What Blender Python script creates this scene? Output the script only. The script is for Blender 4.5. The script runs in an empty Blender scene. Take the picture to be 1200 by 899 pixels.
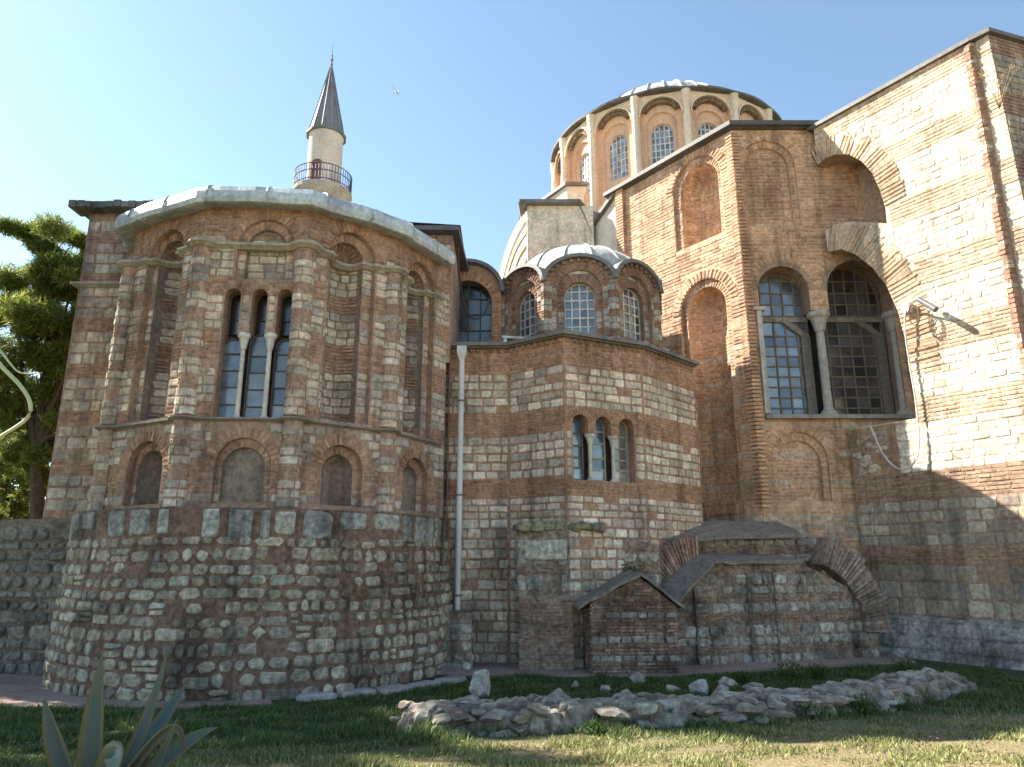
import bpy, bmesh, math, random
import numpy as np
from mathutils import Vector
from mathutils.geometry import tessellate_polygon
PI = math.pi; R_ = math.radians
rnd = random.Random(7)
sc = bpy.context.scene

# ------------------------------------------------------------------ camera
cd = bpy.data.cameras.new('camera'); cam = bpy.data.objects.new('camera', cd)
sc.collection.objects.link(cam)
cam.location = (0, 0, 2.6); cam.rotation_euler = (R_(90 + 14), 0, 0)
cd.sensor_width = 36; cd.lens = 25; cd.clip_start = .05; cd.clip_end = 3000
sc.camera = cam
# ------------------------------------------------------------------ light
SUN_AZ, SUN_EL = 112.0, 42.0           # azimuth measured from -Y towards -X
sdir = Vector((-math.sin(R_(SUN_AZ)) * math.cos(R_(SUN_EL)), -math.cos(R_(SUN_AZ)) * math.cos(R_(SUN_EL)), math.sin(R_(SUN_EL))))
w = bpy.data.worlds.new('World'); sc.world = w; w.use_nodes = True
nt = w.node_tree; nt.nodes.clear()
sky = nt.nodes.new('ShaderNodeTexSky'); sky.sky_type = 'NISHITA'; sky.sun_disc = False
sky.sun_elevation = R_(SUN_EL); sky.sun_rotation = math.atan2(sdir.x, sdir.y)
sky.altitude = 50; sky.air_density = 1.0; sky.dust_density = .2; sky.ozone_density = 1.0
bg = nt.nodes.new('ShaderNodeBackground'); bg.inputs['Strength'].default_value = .07
wo = nt.nodes.new('ShaderNodeOutputWorld')
tint = nt.nodes.new('ShaderNodeMix'); tint.data_type = 'RGBA'; tint.blend_type = 'MULTIPLY'; tint.inputs[0].default_value = 1; tint.inputs[7].default_value = (1.15, 1.16, 1.05, 1)
nt.links.new(sky.outputs[0], tint.inputs[6]); nt.links.new(tint.outputs[2], bg.inputs[0]); nt.links.new(bg.outputs[0], wo.inputs[0])
sl = bpy.data.lights.new('sun', 'SUN'); sl.energy = 5.0; sl.angle = R_(.53); sl.color = (1, .93, .82)
so = bpy.data.objects.new('sun', sl); sc.collection.objects.link(so)
so.rotation_euler = sdir.to_track_quat('Z', 'Y').to_euler(); so.location = (-30, 30, 40)
sc.view_settings.view_transform = 'Standard'; sc.view_settings.look = 'None'
sc.view_settings.exposure = 1.9; sc.view_settings.gamma = 1.0; sc.view_settings.use_curve_mapping = False

# ------------------------------------------------------------------ materials
def nodes(name):
    m = bpy.data.materials.new(name); m.use_nodes = True; t = m.node_tree
    return m, t, t.nodes['Principled BSDF']
def mk(t, kind, **kw):
    n = t.nodes.new(kind)
    for k, v in kw.items():
        if k in n.inputs: n.inputs[k].default_value = v
        else: setattr(n, k, v)
    return n
def ramp(t, src, a, b, ca=(0, 0, 0, 1), cb=(1, 1, 1, 1)):
    r = t.nodes.new('ShaderNodeValToRGB'); r.color_ramp.elements[0].position = a; r.color_ramp.elements[1].position = b
    r.color_ramp.elements[0].color = ca; r.color_ramp.elements[1].color = cb
    t.links.new(src, r.inputs[0]); return r.outputs[0]
def mul(t, a, b, fac=1.0):
    n = t.nodes.new('ShaderNodeMix'); n.data_type = 'RGBA'; n.blend_type = 'MULTIPLY'; n.inputs[0].default_value = fac
    t.links.new(a, n.inputs[6]); t.links.new(b, n.inputs[7]); return n.outputs[2]
def weathered(name, rough=.95, bump=.5, fine=55, stain=.5, streak=.42, col=None, var=.35, metal=0.0, bdist=.02):
    m, t, p = nodes(name); L = t.links.new
    geo = mk(t, 'ShaderNodeNewGeometry'); pos = geo.outputs['Position']
    if col is None:
        at = mk(t, 'ShaderNodeAttribute', attribute_name='Col'); c = at.outputs['Color']
    else:
        r = mk(t, 'ShaderNodeRGB'); r.outputs[0].default_value = (*col, 1); c = r.outputs[0]
    def noise(scale, det=6, ro=.6, vec=pos):
        n = mk(t, 'ShaderNodeTexNoise', Scale=scale, Detail=det, Roughness=ro); L(vec, n.inputs['Vector']); return n.outputs['Fac']
    n1 = noise(9, 5); n2 = noise(fine, 4, .7)
    lo, hi = 1 - var, 1 + var * .8
    c = mul(t, c, ramp(t, n1, .35, .65, (lo, lo, lo, 1), (hi, hi * .99, hi * .97, 1)))
    c = mul(t, c, ramp(t, n2, .3, .72, (.72, .7, .68, 1), (1.15, 1.15, 1.15, 1)))
    if stain:
        n3 = noise(.75, 7, .68); s = 1 - stain
        c = mul(t, c, ramp(t, n3, .36, .54, (s, s * .98, s * .97, 1), (1, 1, 1, 1)))
    if streak:
        mp = mk(t, 'ShaderNodeMapping'); mp.inputs['Scale'].default_value = (2.6, 2.6, .16); L(pos, mp.inputs['Vector'])
        n4 = noise(1.0, 6, .62, mp.outputs[0]); s = 1 - streak
        c = mul(t, c, ramp(t, n4, .36, .5, (s, s, s * 1.02, 1), (1, 1, 1, 1)))
    L(c, p.inputs['Base Color']); p.inputs['Roughness'].default_value = rough; p.inputs['Metallic'].default_value = metal
    b = mk(t, 'ShaderNodeBump', Strength=bump, Distance=bdist)
    n5 = noise(22, 8, .72); L(n5, b.inputs['Height']); L(b.outputs[0], p.inputs['Normal'])
    return m
M = {}
M['masonry'] = weathered('masonry', bump=.7, bdist=.03, var=.3, stain=.36, streak=.36)
M['rubble'] = weathered('rubble', bump=.9, bdist=.04, stain=.62, var=.45, streak=.5)
M['plaster'] = weathered('plaster', bump=.25, stain=.16, streak=.16, var=.12, bdist=.01)
M['stucco'] = weathered('grey stucco', bump=.3, stain=.35, streak=.25, var=.25, bdist=.01)
M['lead'] = weathered('lead sheet', rough=.5, bump=.45, stain=.38, streak=.3, var=.25, bdist=.03, metal=.0)
M['dark_lead'] = weathered('dark lead', rough=.65, bump=.2, stain=.35, streak=.2, var=.25, bdist=.01)
M['marble'] = weathered('worn marble', rough=.7, bump=.2, stain=.2, streak=.3, var=.2, bdist=.008)
M['slate'] = weathered('cement cap', rough=.9, bump=.4, stain=.35, streak=.15, var=.3, bdist=.012)
M['rock'] = weathered('rock', rough=.95, bump=1.0, stain=.35, streak=0, var=.4, bdist=.05)
M['paving'] = weathered('paving', rough=.9, bump=.35, stain=.35, streak=0, var=.22, bdist=.01)
M['bark'] = weathered('bark', rough=.95, bump=1, stain=.2, streak=.4, var=.4, bdist=.05)
M['paint'] = weathered('white paint', rough=.45, bump=.05, stain=.15, streak=.3, var=.08, bdist=.004)
M['iron'] = weathered('iron', rough=.6, bump=.1, stain=.2, streak=0, var=.2, bdist=.004)
M['wood'] = weathered('weathered frame', rough=.8, bump=.2, stain=.2, streak=.3, var=.25, bdist=.004)
def glass():
    m, t, p = nodes('window glass'); L = t.links.new
    at = mk(t, 'ShaderNodeAttribute', attribute_name='Col')
    g = mk(t, 'ShaderNodeNewGeometry'); n = mk(t, 'ShaderNodeTexNoise', Scale=3.0, Detail=3); L(g.outputs['Position'], n.inputs['Vector'])
    L(mul(t, at.outputs['Color'], ramp(t, n.outputs['Fac'], .3, .7, (.6, .6, .6, 1), (1.3, 1.3, 1.3, 1))), p.inputs['Base Color'])
    p.inputs['Roughness'].default_value = .18; p.inputs['IOR'].default_value = 1.6; p.inputs['Specular IOR Level'].default_value = .9
    b = mk(t, 'ShaderNodeBump', Strength=.12, Distance=.05); L(n.outputs['Fac'], b.inputs['Height']); L(b.outputs[0], p.inputs['Normal'])
    return m
M['glass'] = glass()
def leafmat(name, trans=.35, rough=.6):
    m, t, p = nodes(name); L = t.links.new
    at = mk(t, 'ShaderNodeAttribute', attribute_name='Col')
    L(at.outputs['Color'], p.inputs['Base Color']); p.inputs['Roughness'].default_value = rough
    tr = mk(t, 'ShaderNodeBsdfTranslucent'); L(mul(t, at.outputs['Color'], at.outputs['Color'], 0), tr.inputs[0])
    mx = mk(t, 'ShaderNodeMixShader'); mx.inputs[0].default_value = trans
    L(p.outputs[0], mx.inputs[1]); L(tr.outputs[0], mx.inputs[2]); L(mx.outputs[0], t.nodes['Material Output'].inputs[0])
    return m
M['leaf'] = leafmat('leaves', .5); M['grass'] = leafmat('grass blades', .3); M['agave'] = leafmat('agave leaf', .08, .5)
def groundmat():
    m, t, p = nodes('ground'); L = t.links.new
    g = mk(t, 'ShaderNodeNewGeometry'); pos = g.outputs['Position']
    def noise(s, d=6, r=.65):
        n = mk(t, 'ShaderNodeTexNoise', Scale=s, Detail=d, Roughness=r); L(pos, n.inputs['Vector']); return n.outputs['Fac']
    at = mk(t, 'ShaderNodeAttribute', attribute_name='Col')
    c = mul(t, at.outputs['Color'], ramp(t, noise(14), .3, .7, (.5, .52, .45, 1), (1.35, 1.3, 1.2, 1)))
    L(c, p.inputs['Base Color']); p.inputs['Roughness'].default_value = 1
    b = mk(t, 'ShaderNodeBump', Strength=.9, Distance=.05); L(noise(30), b.inputs['Height']); L(b.outputs[0], p.inputs['Normal'])
    return m
M['ground'] = groundmat()

# ------------------------------------------------------------------ mesh builder
def vary(c, a=.12, hue=.04):
    k = 1 + rnd.uniform(-a, a); h = rnd.uniform(-hue, hue)
    return (max(.01, c[0] * k * (1 + h)), max(.01, c[1] * k), max(.01, c[2] * k * (1 - h)))
class MB:
    def __init__(s): s.v = []; s.f = []; s.c = []
    def add(s, vs, fs, col):
        o = len(s.v); s.v += vs; s.c += [col] * len(vs)
        s.f += [tuple(i + o for i in f) for f in fs]
    def addc(s, vs, fs, cols):
        o = len(s.v); s.v += vs; s.c += cols; s.f += [tuple(i + o for i in f) for f in fs]
    def build(s, name, mat, parent=None, smooth=False):
        me = bpy.data.meshes.new(name); me.from_pydata([tuple(p) for p in s.v], [], s.f)
        ca = me.color_attributes.new('Col', 'FLOAT_COLOR', 'POINT')
        arr = np.ones((len(s.v), 4), dtype=np.float32); arr[:, :3] = np.array(s.c, dtype=np.float32).reshape(-1, 3)
        ca.data.foreach_set('color', arr.ravel())
        me.materials.append(M[mat] if isinstance(mat, str) else mat)
        if smooth: me.polygons.foreach_set('use_smooth', [True] * len(me.polygons))
        me.update()
        o = bpy.data.objects.new(name, me); sc.collection.objects.link(o)
        if parent is not None:
            o.parent = parent
            if parent.type == 'EMPTY': o.location = -Vector(parent.location)
        return o
def tag(o, label=None, cat=None, group=None, kind=None):
    if label: o['label'] = label
    if cat: o['category'] = cat
    if group: o['group'] = group
    if kind: o['kind'] = kind
    return o
def thing(name, loc, label, cat, group=None):
    o = bpy.data.objects.new(name, None); sc.collection.objects.link(o); o.location = loc; o.empty_display_size = .3
    return tag(o, label, cat, group)
BOX = [(0, 1, 2, 3), (7, 6, 5, 4), (0, 4, 5, 1), (1, 5, 6, 2), (2, 6, 7, 3), (3, 7, 4, 0)]

# ---- mappers: W(u, z, d) -> world point, d outwards
def facet(p, q):
    L = math.hypot(q[0] - p[0], q[1] - p[1]); tx, ty = (q[0] - p[0]) / L, (q[1] - p[1]) / L; nx, ny = ty, -tx
    def W(u, z, d): return (p[0] + tx * u + nx * d, p[1] + ty * u + ny * d, z)
    W.L = L; W.az = math.degrees(math.atan2(ty, tx)); return W
def cyl(c, R, a0=0.0):                     # R may be a function of z; u = angle*Rref
    Rf = R if callable(R) else (lambda z: R); Rr = Rf(0) if not callable(R) else R(0)
    def W(u, z, d):
        a = a0 + u / Rr; r = Rf(z) + d
        return (c[0] + r * math.sin(a), c[1] - r * math.cos(a), z)
    return W
def shift(W, fn):
    if not callable(fn):
        k = fn; return lambda u, z, d: W(u, z, d + k)
    return lambda u, z, d: W(u, z, d + fn(u, z))

# ---- openings
class Arch:
    def __init__(s, uc, w, z0, top, ry=None):
        s.uc, s.w, s.z0 = uc, w, z0; s.ry = w if ry is None else ry; s.zs = top - s.ry; s.top = top
    def outline(s, n=14, g=0):
        p = [(s.uc - s.w - g, s.z0 - g), (s.uc + s.w + g, s.z0 - g)]
        return p + [(s.uc + (s.w + g) * math.cos(PI * i / n), s.zs + (s.ry + g) * math.sin(PI * i / n)) for i in range(n + 1)]
    def spans(s, zb, zt, pad=0):
        if zt <= s.z0 or zb >= s.top + pad: return []
        if zb < s.zs: h = s.w + (pad if zt > s.zs + .02 else 0)
        else: h = (s.w + pad) * math.sqrt(max(0, 1 - ((zb - s.zs) / (s.ry + pad)) ** 2))
        return [(s.uc - h, s.uc + h)] if h > .01 else []
    def inner(s, zb, zt):
        if zb < s.z0 or zt > s.top: return []
        z = max(zt, s.zs); h = s.w * math.sqrt(max(0, 1 - ((z - s.zs) / s.ry) ** 2))
        return [(s.uc - h, s.uc + h)] if h > .05 else []
    def height(s, u):
        return s.zs + s.ry * math.sqrt(max(0, 1 - ((u - s.uc) / s.w) ** 2))
class Lancets:                               # one void below zc, arched heads above
    def __init__(s, arches, z0, zc): s.a = arches; s.z0 = z0; s.zc = zc; s.top = max(a.top for a in arches)
    def outline(s, n=10):
        a = s.a; p = [(a[0].uc - a[0].w, s.z0), (a[-1].uc + a[-1].w, s.z0)]
        for k in reversed(a):
            p.append((k.uc + k.w, s.zc)) if k is not a[-1] else None
            p += [(k.uc + k.w * math.cos(PI * i / n), k.zs + k.ry * math.sin(PI * i / n)) for i in range(n + 1)]
            p.append((k.uc - k.w, s.zc)) if k is not a[0] else None
        return p
    def spans(s, zb, zt, pad=0):
        if zt <= s.z0: return []
        if zb < s.zc: return [(s.a[0].uc - s.a[0].w, s.a[-1].uc + s.a[-1].w)]
        r = []
        for k in s.a: r += k.spans(zb, zt, pad)
        return r
class Poly:                                  # free outline
    def __init__(s, pts): s.p = pts; s.z0 = min(z for _, z in pts); s.top = max(z for _, z in pts)
    def outline(s): return s.p
    def spans(s, zb, zt, pad=0):
        z = (zb + zt) / 2; xs = []
        for (u0, z0), (u1, z1) in zip(s.p, s.p[1:] + s.p[:1]):
            if (z0 <= z) != (z1 <= z): xs.append(u0 + (u1 - u0) * (z - z0) / (z1 - z0))
        xs.sort(); return [(xs[i], xs[i + 1]) for i in range(0, len(xs) - 1, 2)]
def free(u0, u1, ops, zb, zt, pad):
    iv = [(u0, u1)]
    for o in ops:
        pd = pad.get(id(o), 0) if isinstance(pad, dict) else pad
        for a, b in o.spans(zb, zt, pd):
            r = []
            for x, y in iv:
                if b <= x or a >= y: r.append((x, y)); continue
                if a > x: r.append((x, a))
                if b < y: r.append((b, y))
            iv = r
    return [(a, b) for a, b in iv if b - a > .05]

# ---- surfaces
def sheet(mb, W, outer, holes, col, d=0):
    loops = [outer] + holes; flat = [p for l in loops for p in l]
    tris = tessellate_polygon([[Vector((u, z, 0)) for u, z in l] for l in loops])
    fs = []
    for a, b, c in tris:
        (x0, y0), (x1, y1), (x2, y2) = flat[a], flat[b], flat[c]
        fs.append((a, b, c) if (x1 - x0) * (y2 - y0) - (x2 - x0) * (y1 - y0) > 0 else (a, c, b))
    mb.add([W(u, z, d) for u, z in flat], fs, col)
def rect(u0, u1, z0, z1): return [(u0, z0), (u1, z0), (u1, z1), (u0, z1)]
def jamb(mb, W, outline, d0, d1, col, closed=True):
    n = len(outline); vs = []
    for u, z in outline: vs += [W(u, z, d0), W(u, z, d1)]
    fs = [(2 * i, 2 * ((i + 1) % n), 2 * ((i + 1) % n) + 1, 2 * i + 1) for i in range(n if closed else n - 1)]
    mb.add(vs, fs, col)
def mbox(mb, W, u0, u1, z0, z1, d0, d1, col):
    vs = [W(u0, z0, d1), W(u1, z0, d1), W(u1, z1, d1), W(u0, z1, d1), W(u0, z0, d0), W(u1, z0, d0), W(u1, z1, d0), W(u0, z1, d0)]
    mb.add(vs, BOX, col)
def quadbrick(mb, W, q, h, col, back=.02, ins=.006):
    cx = sum(p[0] for p in q) / 4; cz = sum(p[1] for p in q) / 4
    vs = [W(u, z, -back) for u, z in q] + [W(u + (cx - u) * ins * 6, z + (cz - z) * ins * 10, h + rnd.uniform(-.003, .003)) for u, z in q]
    mb.add(vs, [(4, 5, 6, 7), (0, 1, 5, 4), (1, 2, 6, 5), (2, 3, 7, 6), (3, 0, 4, 7)], col)
def brick(mb, W, u0, u1, z0, z1, h, col):
    j = lambda: rnd.uniform(-.006, .006)
    quadbrick(mb, W, [(u0 + j(), z0 + j()), (u1 + j(), z0 + j()), (u1 + j(), z1 + j()), (u0 + j(), z1 + j())], h, col)
def stone(mb, W, u0, u1, z0, z1, h, col, cut=.25, rough=.12):
    cx, cz, hw, hh = (u0 + u1) / 2, (z0 + z1) / 2, (u1 - u0) / 2, (z1 - z0) / 2
    if hw < .02 or hh < .02: return
    m = min(hw, hh); c = m * cut * rnd.uniform(.6, 1.4)
    pts = [(-hw + c, -hh), (hw - c, -hh), (hw, -hh + c), (hw, hh - c), (hw - c, hh), (-hw + c, hh), (-hw, hh - c), (-hw, -hh + c)]
    pts = [(x + rnd.uniform(-rough, rough) * m, y + rnd.uniform(-rough, rough) * m) for x, y in pts]
    tu, tz = rnd.uniform(-.25, .25) * h / hw, rnd.uniform(-.25, .25) * h / hh
    e1, e2 = min(.1 * m, .02), min(.36 * m, .06)
    def ring(e, d):
        return [W(cx + x * (1 - e / hw), cz + y * (1 - e / hh), d + (tu * x + tz * y if d > 0 else 0)) for x, y in pts]
    vs = ring(0, -.03) + ring(e1, h * .65) + ring(e2, h) + [W(cx, cz, h * 1.08)]
    fs = []
    for i in range(8):
        k = (i + 1) % 8; fs += [(i, k, 8 + k, 8 + i), (8 + i, 8 + k, 16 + k, 16 + i), (16 + i, 16 + k, 24)]
    mb.add(vs, fs, col)
def courses(z0, z1, pat, anchor=0):
    out = []; z = anchor; i = 0
    while z < z1:
        t, h = pat[i % len(pat)]; i += 1
        if z >= z0 - .001 and z + h <= z1 + .001: out.append((z, z + h, t))
        z += h
    return out
class Style:
    def __init__(s, mortar, st, br, sh=.02, bh=.012, sw=(.26, .5), bw=(.24, .36), gap=.035, cut=.25, rough=.12, bfill=.5, sa=.2, ba=.18, skip=.03):
        s.__dict__.update(locals())
def fill(mb, W, cs, spansfn, S, edge=.0):
    for zb, zt, t in cs:
        for a, b in spansfn(zb, zt):
            u = a + edge; first = True
            while u < b - edge - .04:
                if t == 's':
                    L = rnd.uniform(*S.sw); e = u + L
                    if b - edge - e < S.sw[0] * .55: e = b - edge
                    g = S.gap / 2
                    if rnd.random() > S.skip:
                        c = rnd.choice(S.st)
                        stone(mb, W, u + g * rnd.uniform(.3, 1.2), e - g * rnd.uniform(.3, 1.2), zb + g * rnd.uniform(.4, 1.1), zt - g * rnd.uniform(.4, 1.1), S.sh * rnd.uniform(.5, 1.4), vary(c, S.sa), S.cut, S.rough)
                else:
                    L = rnd.uniform(*S.bw); e = u + L
                    if b - edge - e < S.bw[0] * .5: e = b - edge
                    hb = (zt - zb) * S.bfill
                    if rnd.random() > S.skip:
                        brick(mb, W, u + .006, e - .006, zb + (zt - zb - hb) / 2, zt - (zt - zb - hb) / 2, S.bh * rnd.uniform(.5, 1.5), vary(rnd.choice(S.br), S.ba))
                u = e
def voussoirs(mb, W, uc, zs, r0, r1, S, a0=0, a1=PI, pitch=.115, ry=1.0, h=.016, duty=.55, jit=.08):
    n = max(5, int((a1 - a0) * (r0 + r1) / 2 / pitch)); da = (a1 - a0) / n
    for i in range(n):
        x = a0 + (i + (1 - duty) / 2) * da; y = x + da * duty; e = r1 * (1 + rnd.uniform(-jit, jit) * (r1 - r0) / r1)
        P = lambda r, t: (uc + r * math.cos(t), zs + r * ry * math.sin(t))
        quadbrick(mb, W, [P(r0, x), P(e, x), P(e, y), P(r0, y)], h * rnd.uniform(.6, 1.4), vary(rnd.choice(S.br), S.ba), ins=.002)
def arch_band(mb, W, uc, zs, r0, r1, d0, d1, col, a0=0, a1=PI, n=18, ry=1.0):
    vs = []
    for i in range(n + 1):
        t = a0 + (a1 - a0) * i / n; c, s = math.cos(t), math.sin(t)
        vs += [W(uc + r0 * c, zs + (r0 * s) * ry, d1), W(uc + r1 * c, zs + (r1 * s) * ry, d1), W(uc + r1 * c, zs + (r1 * s) * ry, d0), W(uc + r0 * c, zs + (r0 * s) * ry, d0)]
    fs = [(0, 1, 2, 3), (4 * n + 3, 4 * n + 2, 4 * n + 1, 4 * n)]
    for i in range(n):
        for k in range(4): fs.append((4 * i + k, 4 * i + (k + 1) % 4, 4 * i + 4 + (k + 1) % 4, 4 * i + 4 + k)[::-1])
    mb.add(vs, fs, col)
def concave(mb, W, A, D, col, S=None, cs=None, N=18, Mr=14):
    def dfn(u, z):
        s = (u - A.uc) / A.w; t = max(0, (z - A.zs) / A.ry); return -D * math.sqrt(max(0, 1 - s * s - t * t))
    vs = []; cl = []
    for i in range(N + 1):
        u = A.uc - A.w * math.cos(PI * i / N); zt = A.height(u)
        for j in range(Mr + 1):
            z = A.z0 + (A.zs - A.z0) * min(1, j / (Mr - 6)) if j <= Mr - 6 else A.zs + (zt - A.zs) * math.sin((j - Mr + 6) / 6 * PI / 2)
            vs.append(W(u, z, dfn(u, z)))
    m = Mr + 1
    fs = [(i * m + j, (i + 1) * m + j, (i + 1) * m + j + 1, i * m + j + 1) for i in range(N) for j in range(Mr)]
    mb.add(vs, fs, col)
    fl = [W(A.uc - A.w * math.cos(PI * i / N), A.z0, dfn(A.uc - A.w * math.cos(PI * i / N), A.z0)) for i in range(N + 1)]
    mb.add(fl, [tuple(range(N + 1))], col)
    if S and cs:
        def sp(zb, zt):
            return [(a + .02, b - .02) for a, b in A.inner(zb, zt)]
        c2 = Style(**{k: v for k, v in S.__dict__.items() if k not in ('s',)}); c2.sw = (.18, .3); c2.bw = (.14, .22)
        fill(mb, shift(W, dfn), [c for c in cs if c[0] >= A.z0 and c[1] < A.zs], sp, c2)
        n = max(5, int(PI * A.w / .12))
        W2 = shift(W, dfn)
        for i in range(n):                   # fan of bricks in the conch
            t0 = PI * (i + .25) / n; t1 = PI * (i + .75) / n
            for r0, r1 in ((.12, .4), (.42, .68), (.7, .96)):
                q = [(A.uc + A.w * r * math.cos(t), A.zs + A.ry * r * math.sin(t)) for r, t in ((r0, t0), (r1, t0), (r1, t1), (r0, t1))]
                quadbrick(mb, W2, q, .012, vary(rnd.choice(S.br), S.ba), ins=.002)
def flatback(mb, W, A, D, col, S=None, cs=None):
    jamb(mb, W, A.outline(), 0, -D, col); W2 = shift(W, -D)
    sheet(mb, W2, A.outline(), [], col)
    if S and cs: fill(mb, W2, cs, lambda a, b: A.inner(a, b), S, .01)
def stepped(mb, W, A, D, B, col, S, cs, ring=True):          # outer recess A of depth D with the opening B cut in its back
    jamb(mb, W, A.outline(), 0, -D, col); W2 = shift(W, -D)
    e = .003
    o = A.outline(); sheet(mb, W2, o, [B.outline()], col)
    voussoirs(mb, W2, B.uc, B.zs, B.w + .01, A.w - .02, S)
    def sp(zb, zt):
        r = []
        for a, b in A.inner(zb, zt):
            for x, y in free(a, b, [B], zb, zt, .0): r.append((x, y))
        return r
    fill(mb, W2, [c for c in cs if c[1] < B.zs and c[0] > A.z0], sp, S)
    return W2
def sweep(mb, path, prof, col, closed=False):
    n = len(path); m = len(prof); vs = []
    for i in range(n):
        a = path[max(0, i - 1)] if not closed else path[i - 1]; b = path[min(n - 1, i + 1)] if not closed else path[(i + 1) % n]; p = path[i]
        def nrm(p, q):
            l = math.hypot(q[0] - p[0], q[1] - p[1]) or 1e-6; return ((q[1] - p[1]) / l, -(q[0] - p[0]) / l)
        n1 = nrm(a, p) if a != p else nrm(p, b); n2 = nrm(p, b) if b != p else n1
        nx, ny = n1[0] + n2[0], n1[1] + n2[1]; l = math.hypot(nx, ny) or 1; k = 2 / (l * l) if l > .6 else 1
        nx, ny = nx * k, ny * k
        for d, z in prof:
            zz = z + (path[i][2] if len(path[i]) > 2 else 0)
            vs.append((p[0] + nx * d, p[1] + ny * d, zz))
    fs = []
    for i in range(n if closed else n - 1):
        j = (i + 1) % n
        for k in range(m): fs.append((i * m + k, i * m + (k + 1) % m, j * m + (k + 1) % m, j * m + k))
    if not closed: fs += [tuple(range(m))[::-1], tuple((n - 1) * m + k for k in range(m))]
    mb.add(vs, fs, col)
def lathe(mb, c, prof, col, n=32, a0=0, a1=2 * PI):
    vs = []; full = abs(a1 - a0 - 2 * PI) < 1e-6; k = n if full else n + 1; m = len(prof)
    for i in range(k):
        a = a0 + (a1 - a0) * i / n
        for r, z in prof: vs.append((c[0] + r * math.sin(a), c[1] - r * math.cos(a), z))
    fs = [(i * m + j, ((i + 1) % k) * m + j, ((i + 1) % k) * m + j + 1, i * m + j + 1) for i in range(n) for j in range(m - 1)]
    mb.add(vs, fs, col)
def tube(mb, pts, r, col, n=6, cols=None):
    P = [Vector(p) for p in pts]; vs = []; cc = []
    for i, p in enumerate(P):
        t = (P[min(i + 1, len(P) - 1)] - P[max(0, i - 1)]).normalized(); a = t.cross(Vector((0, 0, 1)))
        if a.length < .05: a = t.cross(Vector((1, 0, 0)))
        a.normalize(); b = t.cross(a); rr = r[i] if isinstance(r, (list, tuple)) else r
        for k in range(n):
            an = 2 * PI * k / n; vs.append(tuple(p + a * math.cos(an) * rr + b * math.sin(an) * rr))
    fs = [(i * n + k, i * n + (k + 1) % n, (i + 1) * n + (k + 1) % n, (i + 1) * n + k) for i in range(len(P) - 1) for k in range(n)]
    fs += [tuple(range(n))[::-1], tuple((len(P) - 1) * n + k for k in range(n))]
    mb.add(vs, fs, col)
def window(W, A, depth, cols, rows, barc, parent, bar=.035, frame=.05, zlist=None, glassc=(.05, .07, .1), name='window', dirty=.0):
    """leaded window filling the arch A at -depth: bars in one mesh, its panes a sub part"""
    b = MB(); out = A.outline(16)
    pts2 = A.outline(16)
    cz = (A.z0 + A.top) / 2
    n = len(out); inn = [(A.uc + (u - A.uc) * (1 - frame / A.w), A.z0 + frame + (z - A.z0) * (1 - (2 * frame) / (A.top - A.z0))) for u, z in out]
    vs = []
    for (u, z), (u2, z2) in zip(out, inn): vs += [W(u, z, -depth + .04), W(u2, z2, -depth + .04), W(u2, z2, -depth - .01)]
    fs = []
    for i in range(n):
        j = (i + 1) % n; fs += [(3 * i, 3 * j, 3 * j + 1, 3 * i + 1), (3 * i + 1, 3 * j + 1, 3 * j + 2, 3 * i + 2)]
    b.add(vs, fs, barc)
    for i in range(1, cols):
        u = A.uc - A.w + 2 * A.w * i / cols; zt = A.height(u)
        mbox(b, W, u - bar / 2, u + bar / 2, A.z0 + .01, zt - .01, -depth - .01, -depth + .03, vary(barc, .08))
    zs = zlist or [A.z0 + (A.top - A.z0) * j / rows for j in range(1, rows)]
    for z in zs:
        h = A.w * math.sqrt(max(0, 1 - (max(0, z - A.zs) / A.ry) ** 2)) - .01
        mbox(b, W, A.uc - h, A.uc + h, z - bar / 2, z + bar / 2, -depth - .012, -depth + .026, vary(barc, .08))
    o = b.build(name, 'wood', parent)
    g = MB()
    zz = [A.z0] + list(zs) + [A.top]
    for j in range(len(zz) - 1):
        for i in range(cols):
            ul = A.uc - A.w + 2 * A.w * i / cols; ur = ul + 2 * A.w / cols; zb, zt = zz[j], zz[j + 1]
            q = []
            K = 4
            top = [(ul + (ur - ul) * k / K) for k in range(K + 1)]
            q = [(ul, zb), (ur, zb)] + [(u, min(zt, A.height(min(max(u, A.uc - A.w * .9999), A.uc + A.w * .9999)))) for u in reversed(top)]
            if max(p[1] for p in q) <= zb: continue
            q = [(u, max(z, zb)) for u, z in q]
            tx, tz = rnd.uniform(-.035, .035), rnd.uniform(-.05, .05); cu, cz2 = (ul + ur) / 2, (zb + zt) / 2
            g.add([W(u, z, -depth - .004 + tx * (u - cu) + tz * (z - cz2)) for u, z in q], [tuple(range(len(q)))], vary(glassc, .6, .06))
    g.build('pane', 'glass', o)
    return o
def column(parent, c, z0, z1, r, capz, capw, col, name='colonnette'):
    m = MB()
    lathe(m, c, [(r * 1.9, z0), (r * 1.9, z0 + r * .8), (r * 1.2, z0 + r * 1.5), (r, z0 + r * 2), (r * .92, (z0 + z1) / 2), (r * .88, z1)], col, 12)
    a, b = r * .95, capw
    pts = [(a, z1), (a * 1.15, z1 + (capz - z1) * .2), (b * .72, z1 + (capz - z1) * .65), (b, z1 + (capz - z1) * .78), (b, capz)]
    lathe(m, c, [(x * 1.2, z) for x, z in pts] + [(.01, capz)], vary(col, .05), 8, PI / 8, 2 * PI + PI / 8)
    return m.build(name, 'marble', parent)

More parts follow.
